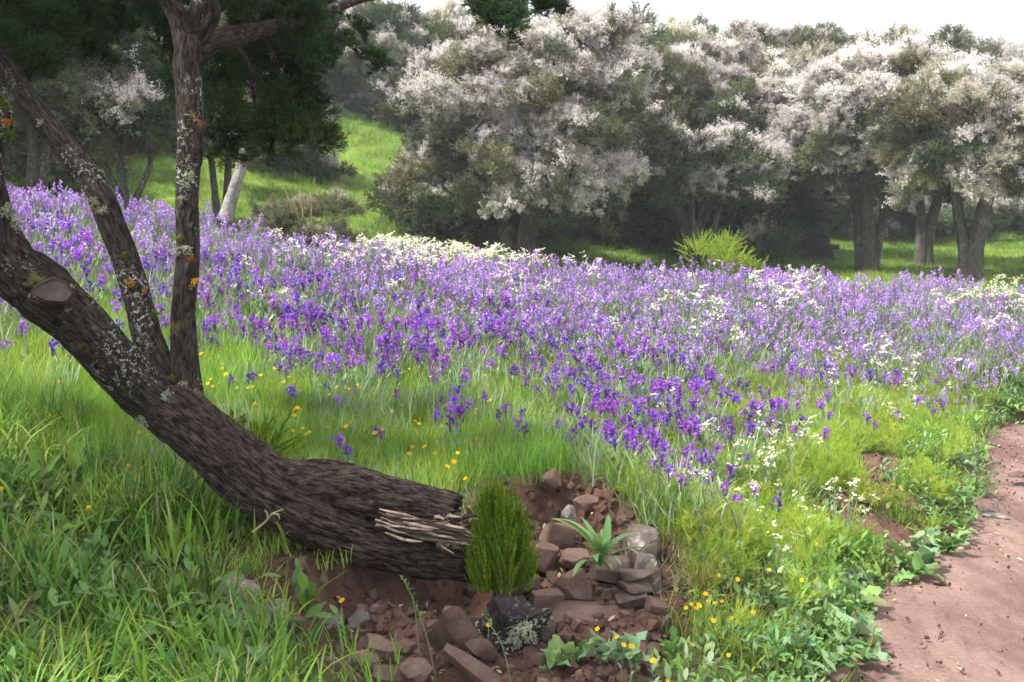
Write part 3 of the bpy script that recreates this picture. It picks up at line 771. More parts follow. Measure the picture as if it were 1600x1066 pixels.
# ------------------------------------------------------------------ heath trees behind the meadow
HEATH = empty
def heath_tree(u, d, v_top, w_px, label, mix, seed, stems=3, low=.25, v_low=None, clumps=34, dens=85, lean=0., pale=(), trunk_r=.13, bare_h=.25, csize=.17, csc=1.0, name='heath_tree', group='blossoming heath trees behind the meadow'):
    """u, d: where it stands; v_top: where its top reaches; w_px: crown width in photograph pixels;
    mix: shares of sprig kinds; pale: (u, v, radius px) where blossom is thick"""
    rng = np.random.default_rng(seed); clumps = int(clumps * 2.1)
    x = (u - 800) / FPX * d; yy = d
    zb = gz(x, yy) - .05
    top = P(u, v_top, d)[2]
    H = top - zb - .30 * csc; Rw = w_px / FPX * d / 2
    T = empty(name, (x, yy, zb), label, 'tree', group)
    base = np.array((x, yy, zb))
    lo = H * bare_h if v_low is None else P(u, v_low, d)[2] - zb
    # clump centres over an uneven crown
    cs = []
    for k in range(clumps * 12):
        if len(cs) >= clumps: break
        a = rng.uniform(0, 2 * math.pi); h = rng.uniform(0, 1) ** .85
        prof = math.sqrt(max(.05, 1 - (abs(h - .42) / .66) ** 2.2))
        rr = Rw * prof * (rng.uniform(.35, 1) ** .5) * rng.uniform(.8, 1.08)
        c = np.array((math.cos(a) * rr + lean * h * Rw, math.sin(a) * rr * .9, lo + (H - lo) * h * .93))
        if all(np.linalg.norm((c - q) * np.array((1, 1, 1.2))) > .34 * csc for q in cs): cs.append(c)
    cs = np.array(cs)
    # stems and boughs
    mb_parts = []
    def add_tube(name, ctrl, n, seg, sd):
        c = np.array(ctrl, float); s = spline(c, n)
        V, F = tube_geo(s[:, :3], np.ones(n), seg)
        cc = np.repeat(s[:, :3], seg, 0); rr = np.repeat(s[:, 3], seg)
        ln = np.r_[0, np.cumsum(np.linalg.norm(np.diff(s[:, :3], axis=0), axis=1))]
        th = np.tile(np.linspace(0, 2 * math.pi, seg, endpoint=False), n)
        ss = np.repeat(ln, seg)
        k = rr * (1 + .16 * fbm(np.cos(th) * 1.5, np.sin(th) * 1.5, ss * 3, 3, sd) )
        V = cc + (V - cc) * k[:, None]
        me = np_mesh(name, V, F, MAT['bark_far'], True, {'bk': np.c_[np.cos(th) * rr, np.sin(th) * rr, ss * .13]})
        return link(name, me, T)
    sends = []
    for k in range(stems):
        a = 2 * math.pi * (k + rng.uniform(-.2, .2)) / stems + rng.uniform(0, 1)
        spread = Rw * rng.uniform(.25, .5)
        hh = lo + (H - lo) * rng.uniform(.45, .65)
        r0 = trunk_r * rng.uniform(.7, 1.1)
        ctrl = [(math.cos(a) * trunk_r * .6, math.sin(a) * trunk_r * .6, -.1, r0 * 1.4),
                (math.cos(a) * spread * .2, math.sin(a) * spread * .2, hh * .2, r0),
                (math.cos(a) * spread * .5 + rng.normal(0, .1), math.sin(a) * spread * .5, hh * .5, r0 * .8),
                (math.cos(a) * spread * .8 + rng.normal(0, .12), math.sin(a) * spread * .8, hh * .78, r0 * .62),
                (math.cos(a) * spread + lean * Rw * .4, math.sin(a) * spread, hh, r0 * .42)]
        add_tube('trunk', ctrl, 18, 10, seed + k)
        sends.append(spline(np.array(ctrl), 12))
    S = np.vstack(sends)
    order = rng.permutation(len(cs))[:min(len(cs), 16)]
    for j in order:
        c = cs[j]
        cand = S[S[:, 2] < c[2] - .1]
        if not len(cand): continue
        q = cand[np.argmin(np.linalg.norm(cand[:, :3] - c, axis=1) + .25 * (c[2] - cand[:, 2]))]
        mid = (q[:3] * .5 + c * .5) + rng.normal(0, .08, 3); mid[2] -= .1
        add_tube('branch', [(*q[:3], q[3] * .6), (*mid, q[3] * .38), (*c, .012)], 8, 6, seed + 50 + j)
    # foliage: bough ends, the outer and upper ones in bloom
    kk, sc = [], []
    kinds = list(mix); pr = np.array([mix[k] for k in kinds])
    for c in cs:
        wu, wv, _ = UV(base + c)
        out_ = sstep(.1, .9, (c[2] - lo) / (H - lo) * .6 + np.hypot(c[0], c[1]) / Rw * .5)
        boost = .5 + .9 * out_
        for (pu, pv, prad) in pale:
            boost += 2.6 * max(0, 1 - (math.hypot(wu[0] - pu, wv[0] - pv) / prad) ** 2)
        boost *= rng.uniform(.5, 1.4)
        w = pr * np.array([boost if k in ('blossom', 'dull') else 1 for k in kinds])
        k = kinds[min(len(kinds) - 1, int(np.searchsorted(np.cumsum(w / w.sum()), rng.random())))]
        if k == 'blossom' and rng.random() > .35 + .3 * boost: k = 'blossom_some'
        kk.append(rng.integers(*KI[k])); sc.append(rng.uniform(.6, 1.1) * csc)
    scatter('crown', cs, np.c_[rng.normal(0, .3, (len(cs), 2)), rng.uniform(0, 6.28, len(cs))], sc, kk, 'bough', SPRIG, T)
    return T

TREES = [
    # u, d, v_top, w_px, label, mix, kwargs
    (812, 16.0, 12, 410, 'large heath tree behind the meadow, dense pink-white blossom high on its right side', {'heath': .35, 'olive': .3, 'blossom': .55}, dict(stems=3, clumps=68, v_low=330, csize=.15, pale=[(920, 110, 120), (850, 285, 90), (700, 110, 100), (960, 300, 70), (800, 330, 50)], lean=.16)),
    (1075, 19.0, 45, 300, 'dark green heath tree with scattered white sprigs right of the largest tree', {'heath': .5, 'olive': .3, 'blossom': .4}, dict(stems=3, clumps=46, v_low=300, pale=[(1150, 110, 80), (1040, 120, 60)])),
    (1110, 16.8, 205, 200, 'low heath tree with pale blossom leaning before the stone ruin', {'heath': .6, 'olive': .1, 'blossom': .4}, dict(stems=2, clumps=26, v_low=315, csize=.2, trunk_r=.08)),
    (1355, 18.0, 72, 330, 'rounded heath tree covered in silvery white blossom right of the stone ruin', {'heath': .1, 'olive': .15, 'blossom': 1.0}, dict(stems=3, clumps=52, v_low=290, pale=[(1290, 160, 130), (1400, 120, 110)], trunk_r=.12)),
    (1515, 16.2, 95, 260, 'heath tree with V-shaped grey trunks at the right end of the meadow', {'heath': .2, 'olive': .4, 'dull': .5, 'blossom': .35}, dict(stems=3, clumps=44, v_low=300, trunk_r=.13, pale=[(1560, 260, 80)])),
    (1625, 19.0, 55, 230, 'grey-green heath tree cut off by the right edge of the photo', {'heath': .35, 'olive': .2, 'dull': .2, 'blossom': .5}, dict(stems=2, clumps=34, v_low=290)),
    (1440, 21.0, 45, 200, 'thin-topped heath tree rising behind the silvery one', {'heath': .2, 'olive': .3, 'blossom': .6}, dict(stems=2, clumps=28, v_low=270)),
    (1195, 23.0, 40, 270, 'olive heath tree with cream-tinted top above the stone ruin', {'heath': .2, 'olive': .45, 'dull': .55, 'blossom': .35}, dict(stems=3, clumps=40, v_low=250)),
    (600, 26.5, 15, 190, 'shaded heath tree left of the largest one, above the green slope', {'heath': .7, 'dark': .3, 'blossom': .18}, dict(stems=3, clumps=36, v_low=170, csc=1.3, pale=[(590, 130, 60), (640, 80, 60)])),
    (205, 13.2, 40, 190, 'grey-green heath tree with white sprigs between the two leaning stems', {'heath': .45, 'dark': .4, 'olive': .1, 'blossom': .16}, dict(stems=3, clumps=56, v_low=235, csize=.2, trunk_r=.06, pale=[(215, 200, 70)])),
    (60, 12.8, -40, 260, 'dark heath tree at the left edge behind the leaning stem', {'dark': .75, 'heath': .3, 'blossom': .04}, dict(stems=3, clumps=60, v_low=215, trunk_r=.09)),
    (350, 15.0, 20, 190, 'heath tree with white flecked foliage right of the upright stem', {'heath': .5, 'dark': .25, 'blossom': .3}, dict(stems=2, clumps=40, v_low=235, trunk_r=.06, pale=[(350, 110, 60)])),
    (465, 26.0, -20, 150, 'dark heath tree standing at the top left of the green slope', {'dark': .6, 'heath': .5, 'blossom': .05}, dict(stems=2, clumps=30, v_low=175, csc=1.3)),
]
for k, (u, d, vt, wp, lab, mix, kw) in enumerate(TREES):
    heath_tree(u, d, vt, wp, lab, mix, 300 + k * 7, **kw)
BACK = [(-60, 19, -60, 300, 'far left'), (130, 22, -40, 300, ''), (300, 24, -30, 280, ''), (430, 27, -10, 260, ''), (560, 31, 15, 240, ''), (700, 29, 10, 240, ''), (840, 27, 25, 260, ''), (960, 26, 30, 260, ''),
        (1040, 31, 32, 240, ''), (1130, 29, 34, 240, ''), (1260, 28, 40, 260, ''), (1330, 33, 42, 220, ''), (1400, 29, 48, 240, ''), (1500, 30, 62, 250, ''), (1590, 29, 58, 240, ''), (1700, 27, 50, 280, '')]
BL = ['shaded tree in the top left corner behind the leaning stem', 'dark tree deep behind the forked stems', 'dark tree behind the upright stem', 'dark tree at the head of the green slope', 'distant tree over the top of the green slope',
      'distant tree showing above the largest heath tree on its left', 'distant tree showing above the largest heath tree on its right', 'distant pale-topped tree between the largest and the dark heath tree', 'distant pale-topped tree on the skyline over the dark heath tree',
      'distant cream-tinted tree on the skyline left of the stone ruin', 'distant cream-tinted tree on the skyline over the stone ruin', 'distant tree on the skyline just right of the stone ruin', 'distant olive tree on the skyline over the silvery heath tree',
      'distant olive tree on the skyline over the V-shaped trunks', 'distant tree on the skyline near the right edge', 'distant tree beyond the right edge of the photo']
for k, (u, d, vt, wp, _) in enumerate(BACK):
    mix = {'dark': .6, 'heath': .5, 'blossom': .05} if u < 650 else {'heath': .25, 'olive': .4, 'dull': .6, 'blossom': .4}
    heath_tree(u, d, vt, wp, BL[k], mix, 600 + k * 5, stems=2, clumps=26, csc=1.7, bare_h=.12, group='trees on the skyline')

# dark thicket under the trees (nobody could count its bushes)
rng = np.random.default_rng(77)
tp_, td_ = [], []
for u, d, h, r, n in [(690, 18.5, .7, .6, 5), (980, 20.5, .8, .9, 7), (1165, 20.3, 1.5, .35, 4), (1235, 20.6, 1.7, .3, 3), (1060, 22, .8, .8, 5), (860, 20, .8, 1., 6), (760, 19, .5, .8, 6), (410, 19, .8, .5, 5), (290, 20, 1., 1., 7), (110, 19, 1., 1., 7), (-60, 16, 1., 1., 7), (1430, 27, .7, .9, 5), (1330, 30, .8, 1., 4), (1540, 27, .6, .8, 3)]:
    for k in range(n):
        x = (u - 800) / FPX * d + rng.normal(0, r); y = d + rng.normal(0, .6)
        for j in range(3): tp_.append((x + rng.normal(0, .3), y + rng.normal(0, .3), gz(x, y) + h * rng.uniform(.1, 1.2)))
tp_ = np.array(tp_)
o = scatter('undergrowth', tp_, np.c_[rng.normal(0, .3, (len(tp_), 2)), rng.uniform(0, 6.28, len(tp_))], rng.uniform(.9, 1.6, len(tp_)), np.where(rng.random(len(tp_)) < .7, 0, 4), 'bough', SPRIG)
tag(o, 'dark green thicket filling the shade beneath the heath trees', 'undergrowth', None, 'stuff')

# ------------------------------------------------------------------ stone ruin behind the trees
def rock_mesh(seed, dims, mat, cuts=9, sub=3, rough=.05, flat=False):
    """an angular stone: a block split along random planes, its edges worn, its faces uneven"""
    import bmesh
    rn = np.random.default_rng(seed)
    bm = bmesh.new(); bmesh.ops.create_cube(bm, size=1.)
    for k in range(cuts):
        nn = rn.normal(size=3)
        if flat: nn[2] *= .45
        nn /= np.linalg.norm(nn)
        bmesh.ops.bisect_plane(bm, geom=bm.verts[:] + bm.edges[:] + bm.faces[:], plane_co=Vector(nn * rn.uniform(.36, .56)), plane_no=Vector(nn), clear_outer=True)
        bmesh.ops.holes_fill(bm, edges=[e for e in bm.edges if e.is_boundary])
    bmesh.ops.remove_doubles(bm, verts=bm.verts[:], dist=.03)
    bmesh.ops.dissolve_degenerate(bm, edges=bm.edges[:], dist=.01)
    bmesh.ops.bevel(bm, geom=bm.edges[:], offset=.05, segments=2, affect='EDGES', clamp_overlap=True)
    bmesh.ops.triangulate(bm, faces=bm.faces[:])
    if sub > 1:
        long_ = [e for e in bm.edges if e.calc_length() > .18]
        bmesh.ops.subdivide_edges(bm, edges=long_, cuts=2 if sub < 4 else 4, use_grid_fill=True)
        bmesh.ops.triangulate(bm, faces=bm.faces[:])
    V = np.array([v.co[:] for v in bm.verts])
    nr = fbm(V[:, 0] * 3, V[:, 1] * 3, V[:, 2] * 3 + seed, 4, seed); n2 = fbm(V[:, 0] * 9, V[:, 1] * 9, V[:, 2] * 9 + seed, 3, seed + 3)
    V = V * (1 + (rough * 1.6 * nr + rough * .8 * n2)[:, None])
    V = V / (V.max(0) - V.min(0)) * np.array(dims)
    for v, c in zip(bm.verts, V): v.co = c
    me = bpy.data.meshes.new('stone'); bm.to_mesh(me); bm.free()
    me.materials.append(mat); me.polygons.foreach_set('use_smooth', [True] * len(me.polygons))
    try: me.set_sharp_from_angle(angle=R(32))
    except Exception: pass
    return me

rx, ry = (1200 - 800) / FPX * 21.5, 21.5
rz = gz(rx, ry) - .1
RUIN = empty('stone_ruin', (rx, ry, rz), 'dark rubble-stone ruin with two black doorways under the trees', 'ruin')
RW, RH, RT = 2.6, 2.15, .45
def wall_boxes(holes):
    mb = MB()
    def bx(x0, x1, z0, z1, y0, y1):
        vs = [(x, y, z) for x in (x0, x1) for y in (y0, y1) for z in (z0, z1)]
        mb.add(vs, [(0, 1, 3, 2), (4, 6, 7, 5), (0, 4, 5, 1), (2, 3, 7, 6), (0, 2, 6, 4), (1, 5, 7, 3)])
    xs = -RW / 2
    for a, b, zt in holes:
        bx(xs, a, 0, RH, 0, RT); bx(a, b, zt, RH, 0, RT); xs = b
    bx(xs, RW / 2, 0, RH, 0, RT)
    bx(-RW / 2, -RW / 2 + .4, 0, RH * .95, RT + .003, 2.2); bx(RW / 2 - .4, RW / 2, 0, RH * .9, RT + .003, 2.2); bx(-RW / 2, RW / 2, 0, RH * .9, 2.203, 2.6)
    bx(-RW / 2 + .05, RW / 2 - .05, RH + .003, RH + .15, .05, 2.55)
    return mb
HOLES = [(-.42, -.12, 1.6), (.28, .6, 1.65)]
link('wall', wall_boxes(HOLES).mesh('wall', [MAT['mortar']], False), RUIN)
rsm = [rock_mesh(900 + k, (1, 1, 1), MAT['stone_ruin'], 12, 1) for k in range(5)]
rn = random.Random(8); z = .06
while z < RH - .05:
    hrow = rn.uniform(.10, .17); x = -RW / 2 + .02
    while x < RW / 2 - .05:
        w = rn.uniform(.14, .32); xc = x + w / 2
        if not any(a - .04 < xc < b + .04 and z < zt for a, b, zt in HOLES):
            link('stone', rsm[rn.randrange(5)], RUIN, (xc, rn.uniform(-.04, -.01), z + hrow / 2), (rn.uniform(-.1, .1), rn.uniform(-.1, .1), rn.uniform(-.1, .1)), (w * 1.05, .16, hrow * 1.05))
        x += w
    z += hrow
lb = MB(); lb.tube([(-.28, 0, 0), (.0, 0, -.01), (.28, 0, -.02)], [.022, .026, .022], 8)
q = np.array((rx - .1, ry - .13, rz + 1.95))
lin = link('white_rail', lb.mesh('white_rail', [MAT['white_paint']]), None, q)
tag(lin, 'short white rail fixed high on the ruin wall', 'rail')

# ------------------------------------------------------------------ pale dead stump, dry twig bush, yellow-green bush
def pix_tube(mb, ctrl, n, seg, m=0, base=(0, 0, 0), t=.5, rough=.1, sd=0):
    c = np.array([[*(P(u, v, d) - np.array(base)), r] for u, v, d, r in ctrl]); s = spline(c, n)
    V, F = tube_geo(s[:, :3], s[:, 3], seg)
    cc = np.repeat(s[:, :3], seg, 0)
    V = cc + (V - cc) * (1 + rough * fbm(V[:, 0] * 14, V[:, 1] * 14, V[:, 2] * 9, 3, sd))[:, None]
    mb.add(V, F, m, t)
    mb.add(list(V[-seg:]), [tuple(range(seg))], m, t)
x_, y_ = P(362, 320, 11.6)[:2]
SB = (x_, y_, gz(x_, y_))
ST = empty('dead_stump', SB, 'pale bleached dead stump right of the upright stem', 'stump')
mb = MB(); pix_tube(mb, [(352, 345, 11.6, .09), (362, 308, 11.6, .07), (372, 278, 11.6, .062), (379, 252, 11.6, .068)], 26, 16, 0, SB, rough=.3)
tag(link('lower_trunk', mb.mesh('lower_trunk', [MAT['wood_grey']]), ST), 'silvery bare wood without bark')
mb = MB(); pix_tube(mb, [(379, 256, 11.6, .07), (381, 240, 11.6, .085), (373, 222, 11.6, .062), (372, 208, 11.6, .035)], 20, 12, 0, SB, sd=3); pix_tube(mb, [(380, 240, 11.55, .06), (388, 236, 11.5, .055), (391, 238, 11.45, .04)], 8, 8, 0, SB)
link('upper_trunk', mb.mesh('upper_trunk', [MAT['bark_far']]), ST)
mb = MB(); pix_tube(mb, [(372, 214, 11.6, .02), (362, 207, 11.6, .012), (352, 215, 11.6, .004)], 8, 5, 0, SB); pix_tube(mb, [(374, 212, 11.6, .015), (384, 205, 11.6, .012), (392, 208, 11.6, .004)], 8, 5, 0, SB)
link('broken_twig', mb.mesh('broken_twig', [MAT['wood_grey']]), ST)

bx0 = P(480, 350, 11.2); BB = (bx0[0], bx0[1], gz(bx0[0], bx0[1]))
DB = empty('twiggy_bush', BB, 'yellowish bush with bare dry twigs at the top edge of the flowers', 'bush')
rn = random.Random(14); mb = MB()
for k in range(16):
    a = rn.uniform(0, 6.28); h = rn.uniform(.45, 1.0); sp_ = rn.uniform(.1, .45)
    pts = [(0, 0, 0), (math.cos(a) * sp_ * .4, math.sin(a) * sp_ * .4, h * .5), (math.cos(a) * sp_ + rn.gauss(0, .05), math.sin(a) * sp_, h)]
    mb.tube(spline(pts, 7), np.linspace(.014, .003, 7), 5, 0, rn.random())
link('twigs', mb.mesh('twigs', [MAT['straw']]), DB)['kind'] = 'stuff'
rng = np.random.default_rng(41); pp = np.c_[rng.normal(0, .3, 14), rng.normal(0, .22, 14), rng.uniform(.15, .6, 14)]
scatter('foliage', pp, np.c_[rng.normal(0, .3, (14, 2)), rng.uniform(0, 6.28, 14)], rng.uniform(.4, .6, 14), rng.integers(2, 3, 14), 'bough', SPRIG, DB)

def plume(kind, seed, L_=.14, n=46):
    rn = random.Random(seed); mb = MB()
    for k in range(n):
        q = (k + rn.random()) / n; a = rn.uniform(0, 6.28)
        c = Vector((0, 0, L_ * q))
        e = Vector((math.cos(a) * .55, math.sin(a) * .55, 1)).normalized() * rn.uniform(.014, .026) * (1.2 - .6 * q)
        s = e.cross(Vector((rn.gauss(0, 1), rn.gauss(0, 1), rn.gauss(0, 1)))).normalized() * rn.uniform(.0022, .004)
        mb.add([c - s, c + s, c + e], [(0, 1, 2)], 0, rn.random())
    return mb.mesh('plume', [MAT[kind]])
PLUME = proto_collection('plume', [plume('moss_shrub', k) for k in range(4)] + [plume('feather', 10 + k, .16, 40) for k in range(4)])

# bright green young heath at the log's end
hb = P(782, 905, 3.92); hbz = min(hb[2], gz(hb[0], hb[1]) + .12)
HB = empty('young_heath_shrub', (hb[0], hb[1], gz(hb[0], hb[1])), 'bright green feathery young shrub growing at the torn log end', 'shrub')
rng = np.random.default_rng(42); pp, dd = [], []
h0, h1 = P(782, 928, 3.92)[2] - HB.location.z, P(786, 742, 3.92)[2] - HB.location.z
for j in range(34):          # uneven bunches of plumes
    a0 = rng.uniform(0, 6.28); r0 = .082 * math.sqrt(rng.random()); hj = (1 - (r0 / .082) ** 2 * .3) * rng.uniform(.62, 1.12)
    for k in range(85):
        q = rng.random() ** .85; a = rng.uniform(0, 6.28)
        rb = .034 * math.sin(math.pi * min(1, .25 + q * .7)) ** .7 * rng.uniform(.3, 1)
        sw = math.sin(math.pi * min(1, .3 + q * .45)) ** .6
        pp.append((math.cos(a0) * r0 * sw * 1.15 + math.cos(a) * rb, math.sin(a0) * r0 * sw * 1.15 + math.sin(a) * rb, h0 + (h1 - h0) * q * hj * .9))
        dd.append((math.cos(a0) * (.35 - .3 * q) + math.cos(a) * .25, math.sin(a0) * (.35 - .3 * q) + math.sin(a) * .25, 1))
scatter('foliage', pp, rot_from_dirs(dd, rng), rng.uniform(.35, .7, len(pp)), rng.integers(0, 4, len(pp)), 'plume', PLUME, HB)
mb = MB()
for k in range(7):
    a = k * .9
    mb.tube([(0, 0, -.05), (math.cos(a) * .02, math.sin(a) * .02, h0 * .6), (math.cos(a) * .05, math.sin(a) * .05, h0 + (h1 - h0) * .5)], [.012, .009, .004], 6)
link('stem', mb.mesh('stem', [MAT['bark_limb']]), HB)

# yellow-green bush on the far edge of the flowers
def small_bush(u, v, d, label, w, h, kinds, n, name='bush'):
    p0 = P(u, v, d); b = (p0[0], p0[1], gz(p0[0], p0[1]))
    T = empty(name, b, label, 'bush')
    pp, dd = [], []
    for k in range(n):
        p_, d_, q_ = clump_points(rng, (rng.normal(0, w / 3), rng.normal(0, w / 4), h * rng.uniform(.15, .8)), .16, 34); pp.append(p_); dd.append(d_)
    pp, dd = np.vstack(pp), np.vstack(dd)
    scatter('foliage', pp, rot_from_dirs(dd, rng), rng.uniform(.7, 1.3, len(pp)), rng.integers(*kinds, len(pp)), 'plume', PLUME, T)
    mb = MB()
    for k in range(6):
        a = k * 1.05; mb.tube([(0, 0, -.03), (math.cos(a) * w * .2, math.sin(a) * w * .2, h * .4), (math.cos(a) * w * .35, math.sin(a) * w * .35, h * .7)], [.012, .008, .003], 5)
    link('stem', mb.mesh('stem', [MAT['bark_far']]), T)
small_bush(1128, 415, 12.3, 'yellow-green bushy plant at the far edge of the flowers before the ruin', .8, .75, (4, 8), 16)
small_bush(382, 665, 4.75, 'small yellowish feathery tuft in the grass just behind the trunk', .14, .24, (0, 4), 5)

# ------------------------------------------------------------------ stones in and around the hollow
def stone(u, v, d, dims, rot, mat, label, seed, cuts=11, flat=False, sub=3, sink=.25, name='stone', cat='stone', group=None, drop=True):
    p0 = P(u, v, d)
    o = link(name, rock_mesh(seed, dims, MAT[mat], cuts, sub, .05, flat), None, p0, rot)
    if drop:
        zz = surf(p0[0], p0[1]) + dims[2] * (.5 - sink)
        o.location.z = min(p0[2], zz) if p0[2] - zz > .06 else p0[2]
    return tag(o, label, cat, group)
S = stone
S(362, 848, 3.55, (.15, .13, .15), (.1, .2, .4), 'stone_lichen', 'round grey lichen-covered stone in the grass below the trunk', 1)
S(318, 862, 3.5, (.15, .12, .12), (.2, -.1, 1.0), 'stone_grey', 'pale angular stone left of the round lichen-covered one', 2)
S(372, 893, 3.45, (.19, .12, .09), (.1, .15, .5), 'stone_grey', 'flat grey stone just below the round lichen-covered one', 3, flat=True)
S(425, 905, 3.55, (.10, .09, .05), (.1, .0, .2), 'stone_grey', 'small flat grey stone at the left rim of the hollow', 4, flat=True)
S(440, 940, 3.45, (.12, .10, .09), (.2, .3, .8), 'stone_brown', 'brown rounded stone half hidden by grass at the left rim', 5)
S(520, 858, 3.82, (.10, .09, .05), (.1, -.45, .3), 'stone_grey', 'thin tilted stone wedged under the log', 6, flat=True)
S(557, 871, 3.8, (.075, .07, .075), (.1, .2, .3), 'stone_grey', 'small rounded grey stone tucked under the log', 7)
S(250, 1040, 2.85, (.12, .10, .13), (.2, .3, .6), 'stone_brown', 'brown stone in the long grass at the bottom left', 8)
S(200, 918, 3.1, (.13, .08, .07), (.1, .2, .4), 'stone_grey', 'speckled grey stone in the middle of the long grass', 9)
S(22, 855, 3.2, (.12, .10, .11), (.2, .2, .4), 'stone_brown', 'dull brown stone by the left edge of the photo', 10)
S(120, 945, 3.05, (.14, .1, .07), (.1, .1, .9), 'stone_brown', 'low brown stone under grass blades left of the speckled one', 11)
# right side of the hollow: slabs and blocks
S(850, 940, 4.02, (.14, .11, .10), (.1, .12, .35), 'stone_red', 'rounded square brown block stacked in the hollow', 20, 8, sub=3, drop=False)
S(826, 915, 4.12, (.11, .09, .08), (.1, .2, .8), 'stone_red', 'rounded brown block above and left of the square one', 21, drop=False)
S(812, 896, 4.16, (.10, .08, .06), (.2, .1, .3), 'stone_red', 'topmost small brown block beside the feathery shrub', 22, drop=False)
S(893, 920, 4.12, (.13, .12, .15), (.1, -.2, .6), 'stone_red', 'rounded red boulder in the middle of the hollow', 23, 9, drop=False)
S(905, 958, 3.98, (.34, .20, .07), (.15, .1, .15), 'stone_red', 'broad flat slab lying across the hollow', 24, 9, True, drop=False)
S(893, 1005, 3.86, (.30, .17, .07), (.32, .12, -.05), 'stone_brown', 'broad tilted slab below the flat one', 25, 9, True, drop=False)
S(850, 1000, 3.84, (.08, .05, .2), (.1, .25, .4), 'stone_brown', 'narrow upright slab left of the tilted slab', 26, 9, drop=False)
S(985, 935, 4.08, (.14, .11, .045), (.1, -.1, .2), 'stone_brown', 'lowest brown slate of the pile under the lichen rock', 27, 9, True, drop=False)
S(990, 914, 4.1, (.12, .11, .035), (.05, .05, .5), 'stone_brown', 'middle brown slate of the pile under the lichen rock', 28, 9, True, drop=False)
S(993, 897, 4.11, (.13, .11, .035), (.0, -.08, .1), 'stone_brown', 'topmost brown slate of the pile under the lichen rock', 29, 9, True, drop=False)
S(1027, 955, 4.0, (.10, .09, .08), (.2, .3, .2), 'stone_red', 'smooth rounded brown stone at the right end of the hollow', 30, 9, drop=False)
S(1035, 990, 3.93, (.07, .06, .16), (.1, .3, .4), 'stone_brown', 'upright wedge stone under the smooth rounded one', 31, 9, drop=False)
S(1003, 856, 4.3, (.13, .12, .18), (.1, .1, .3), 'stone_lichen', 'pale lichen-crusted rock sticking out of the bank', 32, 7, drop=False)
S(1012, 905, 4.2, (.13, .12, .2), (.1, .2, .9), 'stone_lichen', 'grey lichen-crusted rock below the pale one', 33, 7, drop=False)
S(960, 892, 4.25, (.20, .13, .09), (.1, .1, .2), 'stone_brown', 'dark overhanging rock behind the strap-leaved plant', 34, 10, drop=False)
S(888, 803, 4.62, (.07, .05, .09), (.1, .1, .3), 'stone_grey', 'small pale stone set in the earth cut', 35, drop=False)
S(920, 785, 4.72, (.14, .08, .07), (.1, .1, .3), 'stone_red', 'red stone in the earth cut under the grass tufts', 36, drop=False)
S(868, 838, 4.5, (.15, .12, .12), (.2, .3, .5), 'stone_red', 'large red earth-stained stone below the earth cut', 37, drop=False)
S(848, 866, 4.36, (.16, .12, .10), (.3, .1, 1.), 'stone_red', 'red stone between the shrub and the earth cut', 38, drop=False)
S(895, 873, 4.34, (.13, .11, .09), (.3, .1, .2), 'stone_red', 'red stone left of the strap-leaved plant', 39, drop=False)
S(862, 752, 4.78, (.10, .08, .1), (.3, .1, .2), 'stone_red', 'rounded stone bulging from the top of the earth cut', 40, drop=False)
S(975, 985, 3.9, (.08, .07, .06), (.3, .1, .2), 'stone_red', 'small round red stone right of the tilted slab', 41, drop=False)
# bottom of the hollow
for k, (u, v, d, dims, rot, lab) in enumerate([
    (722, 985, 3.62, (.09, .045, .26), (.2, -.55, .3), 'long thin slab leaning in the bottom of the hollow'),
    (690, 960, 3.7, (.10, .05, .16), (.3, -.5, .2), 'shorter slab leaning beside the long thin one'),
    (735, 1045, 3.45, (.24, .07, .06), (.1, .55, -.3), 'long slab sliding towards the bottom of the photo'),
    (600, 975, 3.6, (.13, .10, .08), (.3, .2, .3), 'red angular stone in the left part of the hollow'),
    (632, 965, 3.65, (.08, .06, .04), (.2, .1, .9), 'small pinkish flat stone in the middle of the hollow'),
    (570, 1000, 3.5, (.14, .10, .07), (.3, .3, .6), 'red block left of the small weed with round leaves'),
    (610, 1035, 3.4, (.12, .09, .06), (.2, .1, .1), 'red stone at the bottom left of the hollow'),
    (650, 1050, 3.38, (.13, .10, .06), (.1, -.2, .8), 'red stone at the very bottom of the hollow'),
    (520, 1045, 3.3, (.13, .09, .07), (.1, .3, .8), 'dark red stone among grass at the bottom of the hollow'),
    (755, 1010, 3.6, (.11, .08, .06), (.3, .5, .8), 'dark red stone in the shaded bottom of the hollow'),
    (575, 955, 3.65, (.08, .03, .1), (.4, .4, .2), 'small upright shard in the left part of the hollow'),
    (545, 1010, 3.45, (.12, .07, .03), (.2, -.3, .4), 'thin red flake at the left side of the hollow')]):
    S(u, v, d, dims, rot, 'stone_red', lab, 60 + k, 9, k in (4, 7, 11), drop=True)
# stones along the path
S(1540, 797, 6.25, (.17, .12, .06), (.0, .1, .2), 'stone_brown', 'dark flat rock at the path edge under the weeds', 80, flat=True)
S(1555, 806, 6.1, (.16, .10, .025), (0, 0, -.2), 'stone_grey', 'thin grey slab on the path below the dark flat rock', 81, flat=True)
S(1505, 852, 5.5, (.085, .07, .03), (.1, 0, .3), 'stone_grey', 'single pale stone lying on the path', 82, flat=True)
S(1466, 908, 4.9, (.08, .06, .02), (0, 0, .3), 'stone_red', 'low reddish stone on the path edge below the weeds', 83, flat=True)
S(1305, 1054, 3.72, (.10, .08, .07), (.1, .3, .2), 'stone_red', 'reddish stone on the path edge at the bottom of the photo', 84)
S(1590, 742, 7.0, (.16, .12, .03), (0, 0, .4), 'stone_red', 'flat red slab in the path at the right edge of the photo', 85, flat=True)

